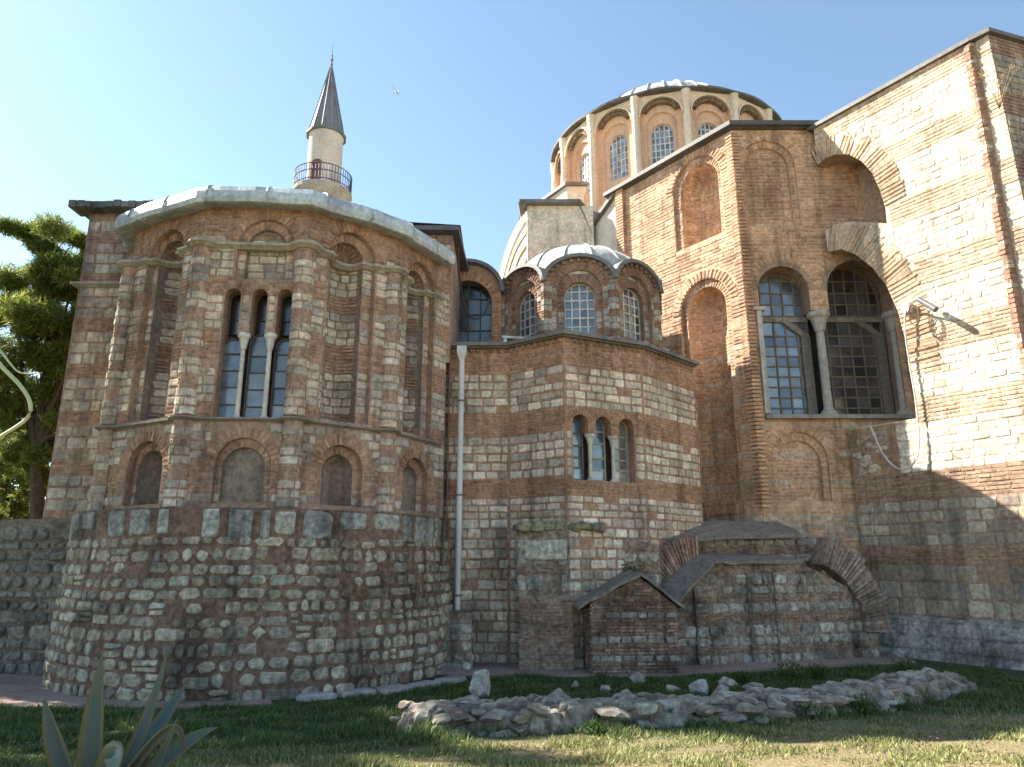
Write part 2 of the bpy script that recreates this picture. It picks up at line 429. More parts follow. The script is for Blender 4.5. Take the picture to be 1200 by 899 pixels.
# ------------------------------------------------------------------ styles
ST_A = Style((.43, .29, .22), [(.63, .54, .44), (.53, .46, .385), (.69, .6, .5), (.44, .38, .325), (.6, .48, .385)], [(.46, .265, .175), (.41, .23, .155), (.52, .32, .215)], bh=.01, sh=.024, gap=.032, sa=.2)
ST_B = Style((.45, .28, .195), [(.76, .66, .54), (.82, .72, .6), (.64, .55, .455), (.55, .46, .38)], [(.5, .28, .175), (.44, .245, .155), (.55, .335, .215)], gap=.045, bh=.01, sh=.022, sa=.2)
ST_C = Style((.68, .45, .3), [(.6, .5, .39), (.52, .43, .34)], [(.61, .38, .245), (.55, .335, .215), (.66, .43, .285)], bh=.014, bw=(.3, .6), bfill=.6, ba=.12, sh=.016, gap=.06, skip=.08)
ST_BU = Style((.72, .58, .44), [(.82, .74, .61), (.84, .77, .65), (.7, .62, .5)], [(.6, .42, .28), (.55, .375, .245), (.65, .47, .32)], sw=(.26, .6), sh=.013, bw=(.3, .5), gap=.032, bh=.012, ba=.12, rough=.1)
ST_BL = Style((.4, .28, .2), [(.52, .44, .34), (.44, .37, .29), (.58, .49, .38), (.38, .31, .25)], [(.45, .28, .18), (.4, .24, .16), (.5, .33, .22)], sw=(.35, .75), sh=.024, bw=(.3, .5), gap=.045, bh=.018, ba=.15)  # lower buttress: dirtier stone, with the cast shadow's brown darkness put into the colours
ST_D = Style((.26, .165, .125), [(.45, .405, .33), (.52, .465, .375), (.37, .33, .275), (.56, .505, .41), (.41, .35, .28)], [(.3, .18, .13)], sh=.035, sw=(.2, .52), gap=.1, cut=.5, rough=.2, sa=.22, skip=.05)
ST_R = Style((.35, .265, .215), [(.44, .41, .36), (.37, .34, .3), (.5, .46, .4)], [(.36, .22, .165), (.31, .19, .145), (.4, .27, .205)], sh=.035, sw=(.22, .55), gap=.06, cut=.45, rough=.2, skip=.12, bh=.02)

# ------------------------------------------------------------------ ground
def gz(x, y):
    t = max(0, 14 - y)
    return .07 * t - .04 * max(0, min(1, (14 - y) / 2)) if t > 0 else 0.0
def gcol(x, y):
    n = math.sin(x * 1.3 + y * .7) * .5 + math.sin(x * .6 - y * 1.9 + 2) * .5
    dry = 1 / (1 + math.exp(-(((x - .6) * .7 - (y - 10.5) * 1.8 + n * 1.4))))
    if y > 13.2: dry *= .35
    g = (.045, .07, .02); d = (.23, .18, .1)
    return tuple(a + (b - a) * min(1, max(0, dry)) for a, b in zip(g, d)), dry
m = MB(); xs = list(np.arange(-14, 16.01, .25)); ys = list(np.arange(-2, 24.01, .25))
xs = [-900, -300, -100, -40, -22] + xs + [24, 45, 120, 300, 900]; ys = [-900, -200, -40, -10] + ys + [30, 45, 80, 200, 600, 1500]
vs = []; cs_ = []
for y in ys:
    for x in xs:
        vs.append((x, y, gz(x, max(y, -2)) + (.02 * math.sin(x * 2.1 + y) * math.sin(y * 2.3 - x) if y < 13 else 0))); cs_.append(gcol(max(-14, min(16, x)), max(0, min(24, y)))[0])
nx = len(xs)
m.addc(vs, [(j * nx + i, j * nx + i + 1, (j + 1) * nx + i + 1, (j + 1) * nx + i) for j in range(len(ys) - 1) for i in range(nx - 1)], cs_)
tag(m.build('ground', 'ground', smooth=True), kind='structure')
AC = (-6.26, 19.2)
PATHC = (.33, .235, .205)
m = MB()
def strip(pa, pb, z=.03, col=PATHC):
    n = len(pa); vs = [(x, y, z) for x, y in pa] + [(x, y, z) for x, y in pb] + [(x, y, z - .12) for x, y in pa]
    m.add(vs, [(i, i + 1, n + i + 1, n + i) for i in range(n - 1)] + [(2 * n + i, 2 * n + i + 1, i + 1, i) for i in range(n - 1)], col)
def ringp(r, a0, a1, n=24): return [(AC[0] + r * math.sin(R_(a0 + (a1 - a0) * i / n)), AC[1] - r * math.cos(R_(a0 + (a1 - a0) * i / n))) for i in range(n + 1)]
rr = ringp(1, -95, 20)
wd = lambda a: 5.25 + max(0, (-a - 5)) * .03
outer = [(AC[0] + wd(-95 + 115 * i / 24) * math.sin(R_(-95 + 115 * i / 24)), AC[1] - wd(-95 + 115 * i / 24) * math.cos(R_(-95 + 115 * i / 24))) for i in range(25)]
strip(outer, ringp(4.3, -95, 20))
tag(m.build('path', 'paving'), kind='structure')
m = MB()
strip([(-2.2, 17.9), (0, 17.6), (2, 17.5), (4, 17.5), (6.5, 18.6), (9, 19.4), (10.6, 19.9)], [(-2.2, 19.5), (0, 19.5), (2, 19.3), (4, 19.3), (6.5, 21.6), (9, 21.6), (10.6, 21.8)], .06)
tag(m.build('pavement', 'paving'), kind='structure')

# ------------------------------------------------------------------ the church
church = thing('church', (-1, 23, 0), 'Byzantine church of banded brick and pale stone with rounded apses and lead domes', 'church')
a = [(-10.3, 18.9), (-9.6, 16.7), (-7.26, 15.45), (-4.87, 15.58), (-3.02, 17.08), (-1.85, 19.3)]
FA = [facet(a[i], a[i + 1]) for i in range(5)]
ZL, ZU, ZE = 5.6, 9.72, 10.85
patA = [('s', .205)] * 5 + [('b', .09)] * 8 + [('s', .205)] * 4 + [('b', .09)] * 5
csA = courses(3.7, ZE, patA, 3.0)
apse = MB()
def wall(mb, W, L, z0, z1, ops, S, cs, pads=None, edge=.03):
    pads = pads or {}
    sheet(mb, W, rect(0, L, z0, z1), [o.outline() for o in ops], S.mortar)
    fill(mb, W, [c for c in cs if c[0] >= z0 - .01 and c[1] <= z1 + .01], lambda zb, zt: free(0, L, ops, zb, zt, pads), S, edge)
specA = {   # facet: upper outer arch, upper inner arch, inner depth ; lower outer, inner, depth
    1: ((1.32, .66, 5.75, 10.5), (1.32, .47, 5.75, 10.28), .58, (1.5, .62, 3.8, 5.24), (1.5, .47, 3.8, 5.05), .45),
    3: ((1.2, .64, 5.75, 10.55), (1.12, .44, 5.75, 10.32), .5, (1.2, .56, 3.8, 5.2), (1.2, .38, 3.8, 5.0), .4),
    4: ((1.2, .62, 5.75, 10.52), (1.15, .42, 5.75, 10.3), .42, (1.2, .54, 3.8, 5.16), (1.15, .34, 3.8, 4.95), .25),
    0: ((1.1, .5, 5.75, 10.4), (1.1, .34, 5.75, 10.2), .3, (1.2, .5, 3.8, 5.1), (1.2, .36, 3.8, 4.95), .3)}
for i, W in enumerate(FA):
    cs = csA; L = W.L
    if i == 2:
        lan = Lancets([Arch(.80, .18, 5.66, 8.75), Arch(1.41, .18, 5.66, 8.75), Arch(2.0, .18, 5.66, 8.75)], 5.66, 7.68)
        bl = Arch(1.45, .66, 8.98, 10.5); bi = Arch(1.45, .46, 9.02, 10.28)
        lo = Arch(1.37, .61, 3.8, 5.24); li = Arch(1.37, .46, 3.84, 5.04)
        ops = [lan, bl, lo]; wall(apse, W, L, 3.6, ZE, ops, ST_A, cs, {id(lan): .13, id(bl): .24, id(lo): .26})
        for k in lan.a: voussoirs(apse, W, k.uc, k.zs, .2, .31, ST_A, pitch=.08)
        for o, inn in ((bl, bi), (lo, li)):
            voussoirs(apse, W, o.uc, o.zs, o.w + .01, o.w + .23, ST_A)
            W2 = stepped(apse, W, o, .09, inn, ST_A.mortar, ST_A, cs)
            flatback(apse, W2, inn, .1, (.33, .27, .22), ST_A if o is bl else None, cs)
        jamb(apse, W, lan.outline(), 0, -.5, vary(ST_A.mortar)); sheet(apse, W, lan.outline(), [], (.1, .08, .07), -.5)
        W2 = W
        win2 = (W, lan)
    else:
        (uo, ui, du, lo_, li_, dl) = specA[i]
        o, inn, lo, li = Arch(*uo), Arch(*ui), Arch(*lo_), Arch(*li_)
        wall(apse, W, L, 3.6, ZE, [o, lo], ST_A, cs, {id(o): .24, id(lo): .26})
        for O, I, D in ((o, inn, du), (lo, li, dl)):
            I = Arch(I.uc, I.w, I.z0 + .03, I.top)
            voussoirs(apse, W, O.uc, O.zs, O.w + .01, O.w + .23, ST_A)
            W2 = stepped(apse, W, O, .17, I, ST_A.mortar, ST_A, cs)
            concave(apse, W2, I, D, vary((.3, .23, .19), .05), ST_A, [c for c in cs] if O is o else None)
# body of the chapel behind the apse
BL = facet((-11.6, 17.85), (-9.3, 17.85))
patBl = [('s', .3)] * 3 + [('b', .09)] * 4
csBl = courses(0, 11.9, patBl, 0)
wall(apse, BL, BL.L, 0, 11.9, [], ST_A, [(z0, z1, t) for z0, z1, t in csBl if z0 > 3])
BS = facet((-11.6, 31), (-11.6, 17.85)); wall(apse, BS, BS.L, 0, 11.9, [], ST_A, [])
BR = facet((-3.4, 19.25), (-1.75, 19.25)); wall(apse, BR, BR.L, 8, 11.9, [], ST_A, courses(8.5, 11.9, patA, 3.0))
BRs = facet((-1.75, 19.25), (-1.75, 22.5)); wall(apse, BRs, BRs.L, 0, 11.9, [], ST_A, [])
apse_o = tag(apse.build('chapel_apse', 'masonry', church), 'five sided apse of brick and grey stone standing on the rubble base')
# half columns on the corners
for i in range(1, 5):
    az0, az1 = FA[i - 1].az, FA[i].az; mid = R_((az0 + az1) / 2); c = (a[i][0] - .03 * math.sin(mid), a[i][1] + .03 * math.cos(mid))
    for z0, z1 in ((3.7, ZL), (ZL + .12, ZU)):
        hc = MB(); Rc = .225; Wc = cyl(c, Rc, mid); um = Rc * 1.75
        vs = []; n = 12
        for k in range(n + 1):
            u = -um + 2 * um * k / n; vs += [Wc(u, z0, 0), Wc(u, z1, 0)]
        hc.add(vs, [(2 * k, 2 * k + 2, 2 * k + 3, 2 * k + 1) for k in range(n)], ST_A.mortar)
        zz = z0
        ptn = [('s', .2)] * 3 + [('b', .08)] * 4 + [('s', .2)] * 2 + [('b', .08)] * 3
        for zb, zt, t in courses(z0, z1, ptn, z0 - rnd.choice([0, .2, .4]) if False else z0):
            uu = -um
            while uu < um - .05:
                e = min(um, uu + (rnd.uniform(.3, .6) if t == 's' else rnd.uniform(.2, .3)))
                K = max(1, int((e - uu) / .12)); col = vary(rnd.choice(ST_A.st), .2) if t == 's' else vary(rnd.choice(ST_A.br), .18)
                if t == 's':
                    g = .012; h = .022 * rnd.uniform(.6, 1.3); vs = []
                    us = [uu + g + (e - uu - 2 * g) * k / (K + 1) for k in range(K + 2)]
                    for k, x in enumerate(us):
                        s = .5 if k in (0, K + 1) else 1
                        vs += [Wc(x, zb + g, -.01), Wc(x, zb + g * 2.4, h * s), Wc(x, zt - g * 2.4, h * s), Wc(x, zt - g, -.01)]
                    hc.add(vs, [(4 * k + q, 4 * k + 4 + q, 4 * k + 5 + q, 4 * k + 1 + q) for k in range(K + 1) for q in range(3)], col)
                else:
                    brick(hc, Wc, uu + .005, e - .005, zb + .02, zt - .02, .012, col)
                uu = e
        hc.build('half_column', 'masonry', apse_o)
# cornices following the columns and niches
def cornice_path(niche):
    pts = []
    for i, W in enumerate(FA):
        if i == 0: us = [1.5, W.L - .34]
        else: us = [.34]
        base = []
        if niche and i in specA and i > 0:
            uo, ui, du = specA[i][0], specA[i][1], specA[i][2]
            N = 7
            base = [(.34, 0), (uo[0] - uo[1], 0), (uo[0] - uo[1] + .03, -.09), (ui[0] - ui[1], -.1)]
            base += [(ui[0] - ui[1] * math.cos(PI * k / N), -.1 - du * math.sin(PI * k / N) * .8) for k in range(1, N)]
            base += [(ui[0] + ui[1], -.1), (uo[0] + uo[1] - .03, -.09), (uo[0] + uo[1], 0), (W.L - .34, 0)]
        else: base = [((1.2 if i == 0 else .34), 0), (W.L - .34, 0)]
        for u, d in base: pts.append(W(u, 0, d)[:2])
        if i < 4:
            az0, az1 = FA[i].az, FA[i + 1].az; mid = R_((az0 + az1) / 2); p = a[i + 1]; c = (p[0] - .03 * math.sin(mid), p[1] + .03 * math.cos(mid))
            for k in range(7):
                t = mid + R_(-66 + 132 * k / 6); pts.append((c[0] + .245 * math.sin(t), c[1] - .245 * math.cos(t)))
    return pts
def profile(z, h, d): return [(-.12, z), (.02, z), (d * .5, z + h * .25), (d, z + h * .55), (d, z + h), (-.12, z + h)]
for z, h, d, nic in ((ZL, .08, .1, False), (ZU, .13, .13, True)):
    c = MB(); sweep(c, cornice_path(nic), profile(z, h, d), (.42, .38, .31) if nic else (.27, .24, .21)); c.build('cornice', 'marble', apse_o)
c = MB(); sweep(c, [(-11.62, 19.5), (-11.62, 17.83), (-9.7, 17.83)], profile(9.68, .13, .14), (.4, .36, .31)); c.build('cornice', 'marble', apse_o)
# lead eave roll and roof of the apse
roofpath = [FA[0](.2, 0, 0)[:2]] + a[1:5] + [FA[4](FA[4].L - .35, 0, 0)[:2]]
def densify(path, step=.3):
    out = []
    for (x0, y0), (x1, y1) in zip(path, path[1:]):
        n = max(1, int(math.hypot(x1 - x0, y1 - y0) / step)); out += [(x0 + (x1 - x0) * k / n, y0 + (y1 - y0) * k / n) for k in range(n)]
    return out + [path[-1]]
c = MB(); LEAD = (.56, .62, .66)
prof = [(-.3, 10.84), (.34, 10.72), (.42, 10.73), (.46, 10.84), (.44, 11.0), (.37, 11.14), (.12, 11.28), (-.3, 11.44)]
rp = [roofpath[0]]
dp = densify(roofpath, .35); dp = [(x + rnd.uniform(-.012, .012), y + rnd.uniform(-.015, .015), .03 * math.sin(i * .9) + rnd.uniform(-.012, .012)) for i, (x, y) in enumerate(dp)]
sweep(c, dp, prof, LEAD)
apex = (AC[0] + .1, 20.5, 13.0); vs = [apex]
for i, p in enumerate(roofpath):
    dx, dy = AC[0] - p[0], AC[1] - p[1]; l = math.hypot(dx, dy); vs.append((p[0] + dx / l * .2, p[1] + dy / l * .2, 11.45))
c.add(vs, [(0, i, i + 1) for i in range(1, len(vs) - 1)], LEAD)
ro = c.build('lead_roof', 'lead', apse_o); ro['label'] = 'pale rolled lead eave above the apse'
s = MB(); rl = 0
for i in range(1, len(roofpath)):
    (x0, y0), (x1, y1) = roofpath[i - 1], roofpath[i]; Wf = facet((x0, y0), (x1, y1)); n = 2
    for k in range(n):
        u = Wf.L * (k + .04 + rnd.uniform(0, .25)) / n
        s = MB(); pts = [Wf(u, z, d + .012) for d, z in prof[1:7]]; tube(s, pts, .022, (.5, .54, .56), 5); s.build('lead_seam', 'lead', ro)
# windows of the apse
W, lan = win2
for k, A in enumerate(lan.a):
    zb = [6.05, 6.45, 6.85, 7.25, 7.6] if k != 1 else [6.0, 6.4, 6.8, 7.2, 7.6]
    cl = Arch(A.uc, .21, 5.7, 8.75)
    window(W, Arch(A.uc, .235, 5.68, 7.62 + .1 * (k == 1)), .34, 1, 1, (.12, .11, .1), apse_o, bar=.03, frame=.03, zlist=zb[:4], glassc=(.12, .16, .21)); window(W, Arch(A.uc, .235, 7.74, 8.82), .46, 1, 1, (.05, .045, .04), apse_o, bar=.02, frame=.02, zlist=[8.1], glassc=(.015, .015, .018), name='window_head')  # head panes near black: their dark reflection is put into the glass colour
for u in (1.105, 1.705):
    p = W(u, 0, -.12); column(apse_o, p[:2], 5.66, 7.3, .058, 7.68, .12, (.72, .69, .63))
# roof of the body
c = MB(); DK = (.13, .135, .14)
def slab(mb, poly, z0, z1, col):
    n = len(poly); vs = [(x, y, z0) for x, y in poly] + [(x, y, z1) for x, y in poly]
    mb.add(vs, [tuple(range(n))[::-1], tuple(range(n, 2 * n))] + [(i, (i + 1) % n, n + (i + 1) % n, n + i) for i in range(n)], col)
slab(c, [(-11.92, 17.5), (-9.2, 17.5), (-9.0, 18.6), (-3.6, 18.9), (-1.55, 18.95), (-1.42, 22.6), (-1.42, 31), (-11.92, 31)], 11.92, 12.06, DK)
c.add([(-11.9, 17.6, 12.1), (-1.5, 19.0, 12.1), (-1.5, 31, 12.1), (-11.9, 31, 12.1), (-6.6, 21, 13.2), (-6.6, 31, 13.2)], [(0, 1, 4), (1, 2, 5, 4), (3, 0, 4, 5)], (.3, .33, .35))
for k in range(14):
    x = -11.95 + k * .2; mbox(c, facet((x, 17.5), (x + .2, 17.5)), 0, .19, 11.86 + rnd.uniform(-.03, .02), 12.02 + rnd.uniform(0, .05), -.5, rnd.uniform(-.02, .1), vary((.16, .15, .14), .3))
c.build('chapel_roof', 'dark_lead', apse_o)

# ------------------------------------------------------------------ middle apse (B)
b = [(-2.1, 19.6), (-.08, 19.6), (1.40, 18.5), (3.69, 19.6), (5.71, 21.66), (6.4, 24.4)]
FB = [facet(b[i], b[i + 1]) for i in range(5)]
EB = 8.55
patB = [('s', .235)] * 4 + [('b', .085)] * 6
def csB_fn():
    out = []; z = 0
    seq = [(0, 3.7, 's', .27), (3.7, 4.25, 's', .2), (4.25, 4.75, 'b', .085), (4.75, 5.95, 's', .235), (5.95, 6.6, 'b', .085), (6.6, 7.75, 's', .235), (7.75, 8.45, 'b', .085)]
    for z0, z1, t, h in seq:
        n = max(1, round((z1 - z0) / h)); out += [(z0 + (z1 - z0) * k / n, z0 + (z1 - z0) * (k + 1) / n, t) for k in range(n)]
    return out
csB = csB_fn()
mid = MB()
for i, W in enumerate(FB):
    if i == 2:
        lan = Lancets([Arch(.48, .24, 4.66, 6.42), Arch(1.2, .25, 4.66, 6.42), Arch(1.95, .25, 4.66, 6.42)], 4.66, 5.92)
        wall(mid, W, W.L, 0, EB, [lan], ST_B, csB, {id(lan): .14})
        for k in lan.a: voussoirs(mid, W, k.uc, k.zs, k.w + .02, k.w + .16, ST_B, pitch=.09)
        jamb(mid, W, lan.outline(), 0, -.5, vary(ST_B.mortar)); sheet(mid, W, lan.outline(), [], (.1, .08, .07), -.5); winB = (W, lan)
    else: wall(mid, W, W.L, 0, EB, [], ST_B, csB)
mid_o = tag(mid.build('side_apse', 'masonry', church), 'low many sided apse with pale stone courses and three narrow lights')
W, lan = winB
for k, A in enumerate(lan.a):
    A2 = Arch(A.uc + (-.02 if k else 0), A.w + .03, 4.68, 6.46)
    window(W, A2, .38, 1, 1, (.42, .4, .36) if k else (.16, .15, .14), mid_o, bar=.05, frame=.045, zlist=[5.02, 5.3, 5.62, 5.95] if k != 1 else [5.0, 5.3, 5.72, 6.05], glassc=(.13, .19, .26) if k < 2 else (.2, .18, .15))
for u in (.84, 1.575):
    p = W(u, 0, -.14); column(mid_o, p[:2], 4.66, 5.62, .055, 5.92, .12, (.62, .56, .48))
# dog tooth eave and roof
def eave(parent, path, z, over, teeth=True, colr=(.2, .19, .18), step=.2, name='eave'):
    e = MB()
    if teeth:
        for (x0, y0), (x1, y1) in zip(path, path[1:]):
            Wf = facet((x0, y0), (x1, y1)); n = int(Wf.L / step)
            for k in range(n):
                u = (k + .5) * Wf.L / n; r = step * .3
                for zz, dd in ((z - .16, .07),):
                    quad = [(u - r, -.02), (u, dd + .03), (u + r, -.02)]
                    vs = [Wf(q, zz, d) for q, d in quad] + [Wf(q, zz + .11, d) for q, d in quad]
                    e.add(vs, [(2, 1, 0), (3, 4, 5), (0, 1, 4, 3), (1, 2, 5, 4)], vary((.4, .25, .17), .15))
    sweep(e, path, [(-.1, z - .04), (over * .55, z - .04), (over * .55, z), (over, z), (over, z + .1), (-.4, z + .22), (-.4, z)], colr)
    return e.build(name, 'dark_lead', parent)
eave(mid_o, b[:5], EB, .24)
c = MB(); ap = (2.2, 23.0, 9.6)
c.add([ap] + [(x, y, EB + .16) for x, y in b[:5]], [(0, i, i + 1) for i in range(1, 5)], (.36, .38, .39))
# small turned-up lead sheets
mbox(c, facet((4.3, 20.9), (5.7, 22.3)), .2, 1.6, 8.75, 9.3, -.5, -.4, (.4, .42, .43))
mbox(c, facet((.2, 20.0), (1.5, 19.1)), -.1, .25, 8.74, 8.9, -.3, .05, (.6, .6, .58))
mbox(c, facet((-.1, 20.0), (1.45, 20.3)), -.2, 1.55, 8.95, 9.02, -.2, .05, (.62, .62, .6))
for k in range(5): mbox(c, facet((-.1, 20.0), (1.45, 20.3)), -.15 + .35 * k, -.05 + .35 * k, 8.65, 8.96, -.1, 0, (.6, .6, .58))
c.build('lead_roof', 'lead', mid_o)
# downpipe
c = MB(); px, py = -1.42, 19.36
tube(c, [(px, py, .75), (px, py, 3), (px, py, 5.6), (px, py, 8.1)], .082, (.72, .72, .74), 14)
for z in (2.9, 5.7): tube(c, [(px, py, z), (px, py, z + .09)], .092, (.68, .68, .7), 14)
dpo = c.build('downpipe', 'paint', church, smooth=False)
for z in (1.7, 4.3, 6.9):
    c = MB(); tube(c, [(px, py, z), (px, py, z + .05)], .1, (.2, .19, .18), 12); mbox(c, facet((px - .03, py), (px + .03, py)), 0, .06, z, z + .05, -.3, 0, (.2, .19, .18)); c.build('pipe_clip', 'iron', dpo)
c = MB(); lathe(c, (px, py), [(.085, 8.05), (.1, 8.12), (.19, 8.3), (.19, 8.5), (.17, 8.5)], (.74, .74, .75), 4, PI / 4, 2 * PI + PI / 4); c.build('hopper', 'paint', dpo)
# arched window wall in the gap
c = MB(); W = facet((-3.3, 22), (-.35, 22)); A = Arch(1.85, .78, 8.9, 11.6)
outl = [(0, 8.2), (2.95, 8.2), (2.95, 11.15)] + [(1.85 + 1.1 * math.cos(t), 11.15 + 1.0 * math.sin(t)) for t in [PI * k / 12 for k in range(1, 13)]] + [(0, 11.15)]
sheet(c, W, outl, [A.outline()], ST_B.mortar); voussoirs(c, W, 1.85, A.zs, .8, 1.06, ST_B); jamb(c, W, A.outline(), 0, -.5, (.2, .15, .12))
fill(c, W, courses(8.3, 10.8, [('b', .09)], 8.3), lambda p, q: free(0, 2.95, [A], p, q, 0), ST_B)
go = c.build('window_bay', 'masonry', church); go['label'] = 'shadowed arched bay squeezed between chapel and small dome'
window(W, Arch(1.85, .8, 8.88, 11.64), .42, 4, 5, (.09, .09, .09), go, bar=.04, glassc=(.03, .04, .05))
c = MB(); arch_band(c, W, 1.85, 11.15, 1.08, 1.2, -.6, .22, (.16, .16, .165), n=16, ry=.95); c.build('roof_edge', 'dark_lead', go)

# ------------------------------------------------------------------ small dome (D)
DC = (2.3, 23.1); dpt = lambda az, r=2.8: (DC[0] + r * math.sin(R_(az)), DC[1] - r * math.cos(R_(az)))
dcor = [-118, -72, -27, 17, 58, 100]
DP = [dpt(k) for k in dcor]; FD = [facet(DP[i], DP[i + 1]) for i in range(5)]
ST_E = Style((.36, .25, .19), [(.46, .42, .36), (.4, .36, .31)], [(.34, .19, .13), (.3, .165, .115)], sw=(.2, .34))
csD = courses(8.7, 11.0, [('s', .2)] * 2 + [('b', .085)] * 4 + [('s', .2)] * 3 + [('b', .085)] * 4, 8.7)
dm = MB(); wins = []
for i, W in enumerate(FD):
    L = W.L; uc = L / 2; sp = 10.95; rise = .78
    outl = [(0, 8.6), (L, 8.6)] + [(uc + L / 2 * math.cos(PI * k / 14), sp + rise * math.sin(PI * k / 14)) for k in range(15)]
    A = Arch(uc, .70, 9.15, 11.36); I = Arch(uc, .47, 9.3, 11.0)
    sheet(dm, W, outl, [A.outline()], ST_E.mortar); voussoirs(dm, W, uc, A.zs, .72, .96, ST_E, a0=.1, a1=PI - .1)
    fill(dm, W, csD, lambda p, q: free(.16, L - .16, [A], p, q, 0), ST_E)
    W2 = stepped(dm, W, A, .14, I, ST_E.mortar, ST_E, csD); jamb(dm, W2, I.outline(), 0, -.35, (.3, .22, .17)); wins.append((W2, I))
    # dentils under the eave
    for k in range(13):
        t = PI * (k + .5) / 13; mbox(dm, W, uc + (L / 2 - .04) * math.cos(t) - .045, uc + (L / 2 - .04) * math.cos(t) + .045, sp + (rise - .08) * math.sin(t) - .05, sp + (rise - .08) * math.sin(t) + .05, 0, .09, vary((.34, .22, .16), .15))
dmo = tag(dm.build('small_drum', 'masonry', church), 'brick drum with round headed windows under the low pale dome')
for i in range(1, 5):
    hc = MB(); azm = R_(dcor[i]); cc = dpt(dcor[i], 2.72); Wc = cyl(cc, .17, azm)
    lathe(hc, cc, [(.165, 8.7), (.165, 10.95), (.26, 11.05)], ST_E.mortar, 10)
    for zb, zt, t in courses(8.75, 10.95, [('s', .2)] * 2 + [('b', .075)] * 3, 8.75):
        for s in range(-2, 2):
            if t == 's': brick(hc, Wc, s * .13, s * .13 + .125, zb + .01, zt - .01, .02, vary(rnd.choice(ST_E.st), .15))
            else: brick(hc, Wc, s * .13, s * .13 + .12, zb + .015, zt - .015, .015, vary(rnd.choice(ST_E.br), .15))
    hc.build('half_column', 'masonry', dmo)
for W2, I in wins: window(W2, Arch(I.uc, I.w + .02, I.z0, I.top + .02), .2, 4, 6, (.6, .57, .5), dmo, bar=.05, frame=.05, glassc=(.09, .12, .18))
c = MB()
for W in FD:
    arch_band(c, W, W.L / 2, 10.95, W.L / 2 - .02, W.L / 2 + .12, -.7, .2, (.2, .2, .205), n=16, ry=.78 / (W.L / 2) * 1.0, a0=.03, a1=PI - .03)
c.build('eave', 'dark_lead', dmo)
c = MB(); prof = [(2.5 * math.cos(t), 11.25 + 1.8 * math.sin(t)) for t in [R_(90) * k / 12 for k in range(13)]]
lathe(c, DC, prof, (.62, .62, .6), 32)
do = c.build('lead_dome', 'lead', dmo, smooth=True); do['label'] = 'low pale lead dome with raised ribs'
s = MB()
for k in range(16):
    t = 2 * PI * k / 16 + .1; tube(s, [(DC[0] + (r + .01) * math.sin(t), DC[1] - (r + .01) * math.cos(t), z + .01) for r, z in prof[:-1]], .028, (.55, .55, .54), 5)
s.build('dome_rib', 'lead', dmo)

# ------------------------------------------------------------------ main apse (C)
CL, CR = (4.5, 27.0), (7.85, 22.5); C0 = facet(CL, CR); C1 = facet(CR, (13.6, 22.5)); EC = 17.6
csC = [(z, z + .13, 'b') for z in np.arange(4.2, 17.4, .13)]
low = courses(0, 4.2, [('s', .26)] * 3 + [('b', .1)] * 3, 0)
low2 = [(z0, z1, t) for z0, z1, t in low] + courses(4.3, 10.5, [('b', .115)] * 6 + [('s', .22)], 4.2)
csC = low2 + [(z, z + .13, 'b') for z in np.arange(10.6, 17.4, .13)]
mainw = MB()
n1 = Arch(3.9, 1.1, 13.85, 17.3); n1i = Arch(3.95, .86, 13.88, 17.0); n2 = Arch(3.9, 1.08, 4.5, 12.4); n2i = Arch(3.9, .84, 4.54, 12.12)
wall(mainw, C0, C0.L, 0, EC, [n1, n2], ST_C, csC, {id(n1): .3, id(n2): .36})
for o, i_, D in ((n1, n1i, .8), (n2, n2i, .7)):
    voussoirs(mainw, C0, o.uc, o.zs, o.w + .02, o.w + .34, ST_C, pitch=.16, h=.03)
    W2 = stepped(mainw, C0, o, .12, i_, ST_C.mortar, ST_C, csC); concave(mainw, W2, i_, D, vary(ST_C.mortar, .04), ST_C, csC)
u1 = Arch(1.16, 1.0, 13.8, 17.15); u1i = Arch(1.16, .78, 13.86, 16.9)
lanC = Lancets([Arch(1.3, .86, 7.16, 12.32), Arch(3.85, 1.08, 7.16, 12.55)], 7.16, 10.75)
l1 = Arch(1.28, .92, 4.4, 6.62); l1i = Arch(1.28, .7, 4.44, 6.35)
wall(mainw, C1, C1.L, 0, EC, [u1, lanC, l1], ST_C, csC, {id(u1): .3, id(lanC): .34, id(l1): .28})
for k in lanC.a: voussoirs(mainw, C1, k.uc, k.zs, k.w + .2, k.w + .5, ST_C, pitch=.17, h=.02); arch_band(mainw, C1, k.uc, k.zs, k.w, k.w + .17, -.02, .03, vary((.42, .31, .22), .05))
for o, i_ in ((u1, u1i), (l1, l1i)):
    voussoirs(mainw, C1, o.uc, o.zs, o.w + .02, o.w + .28, ST_C, pitch=.14)
    W2 = stepped(mainw, C1, o, .1, i_, ST_C.mortar, ST_C, csC); flatback(mainw, W2, i_, .1, ST_C.mortar, ST_C, csC)
jamb(mainw, C1, lanC.outline(), 0, -1.0, vary((.4, .27, .19))); sheet(mainw, C1, lanC.outline(), [], (.1, .08, .07), -1.0)
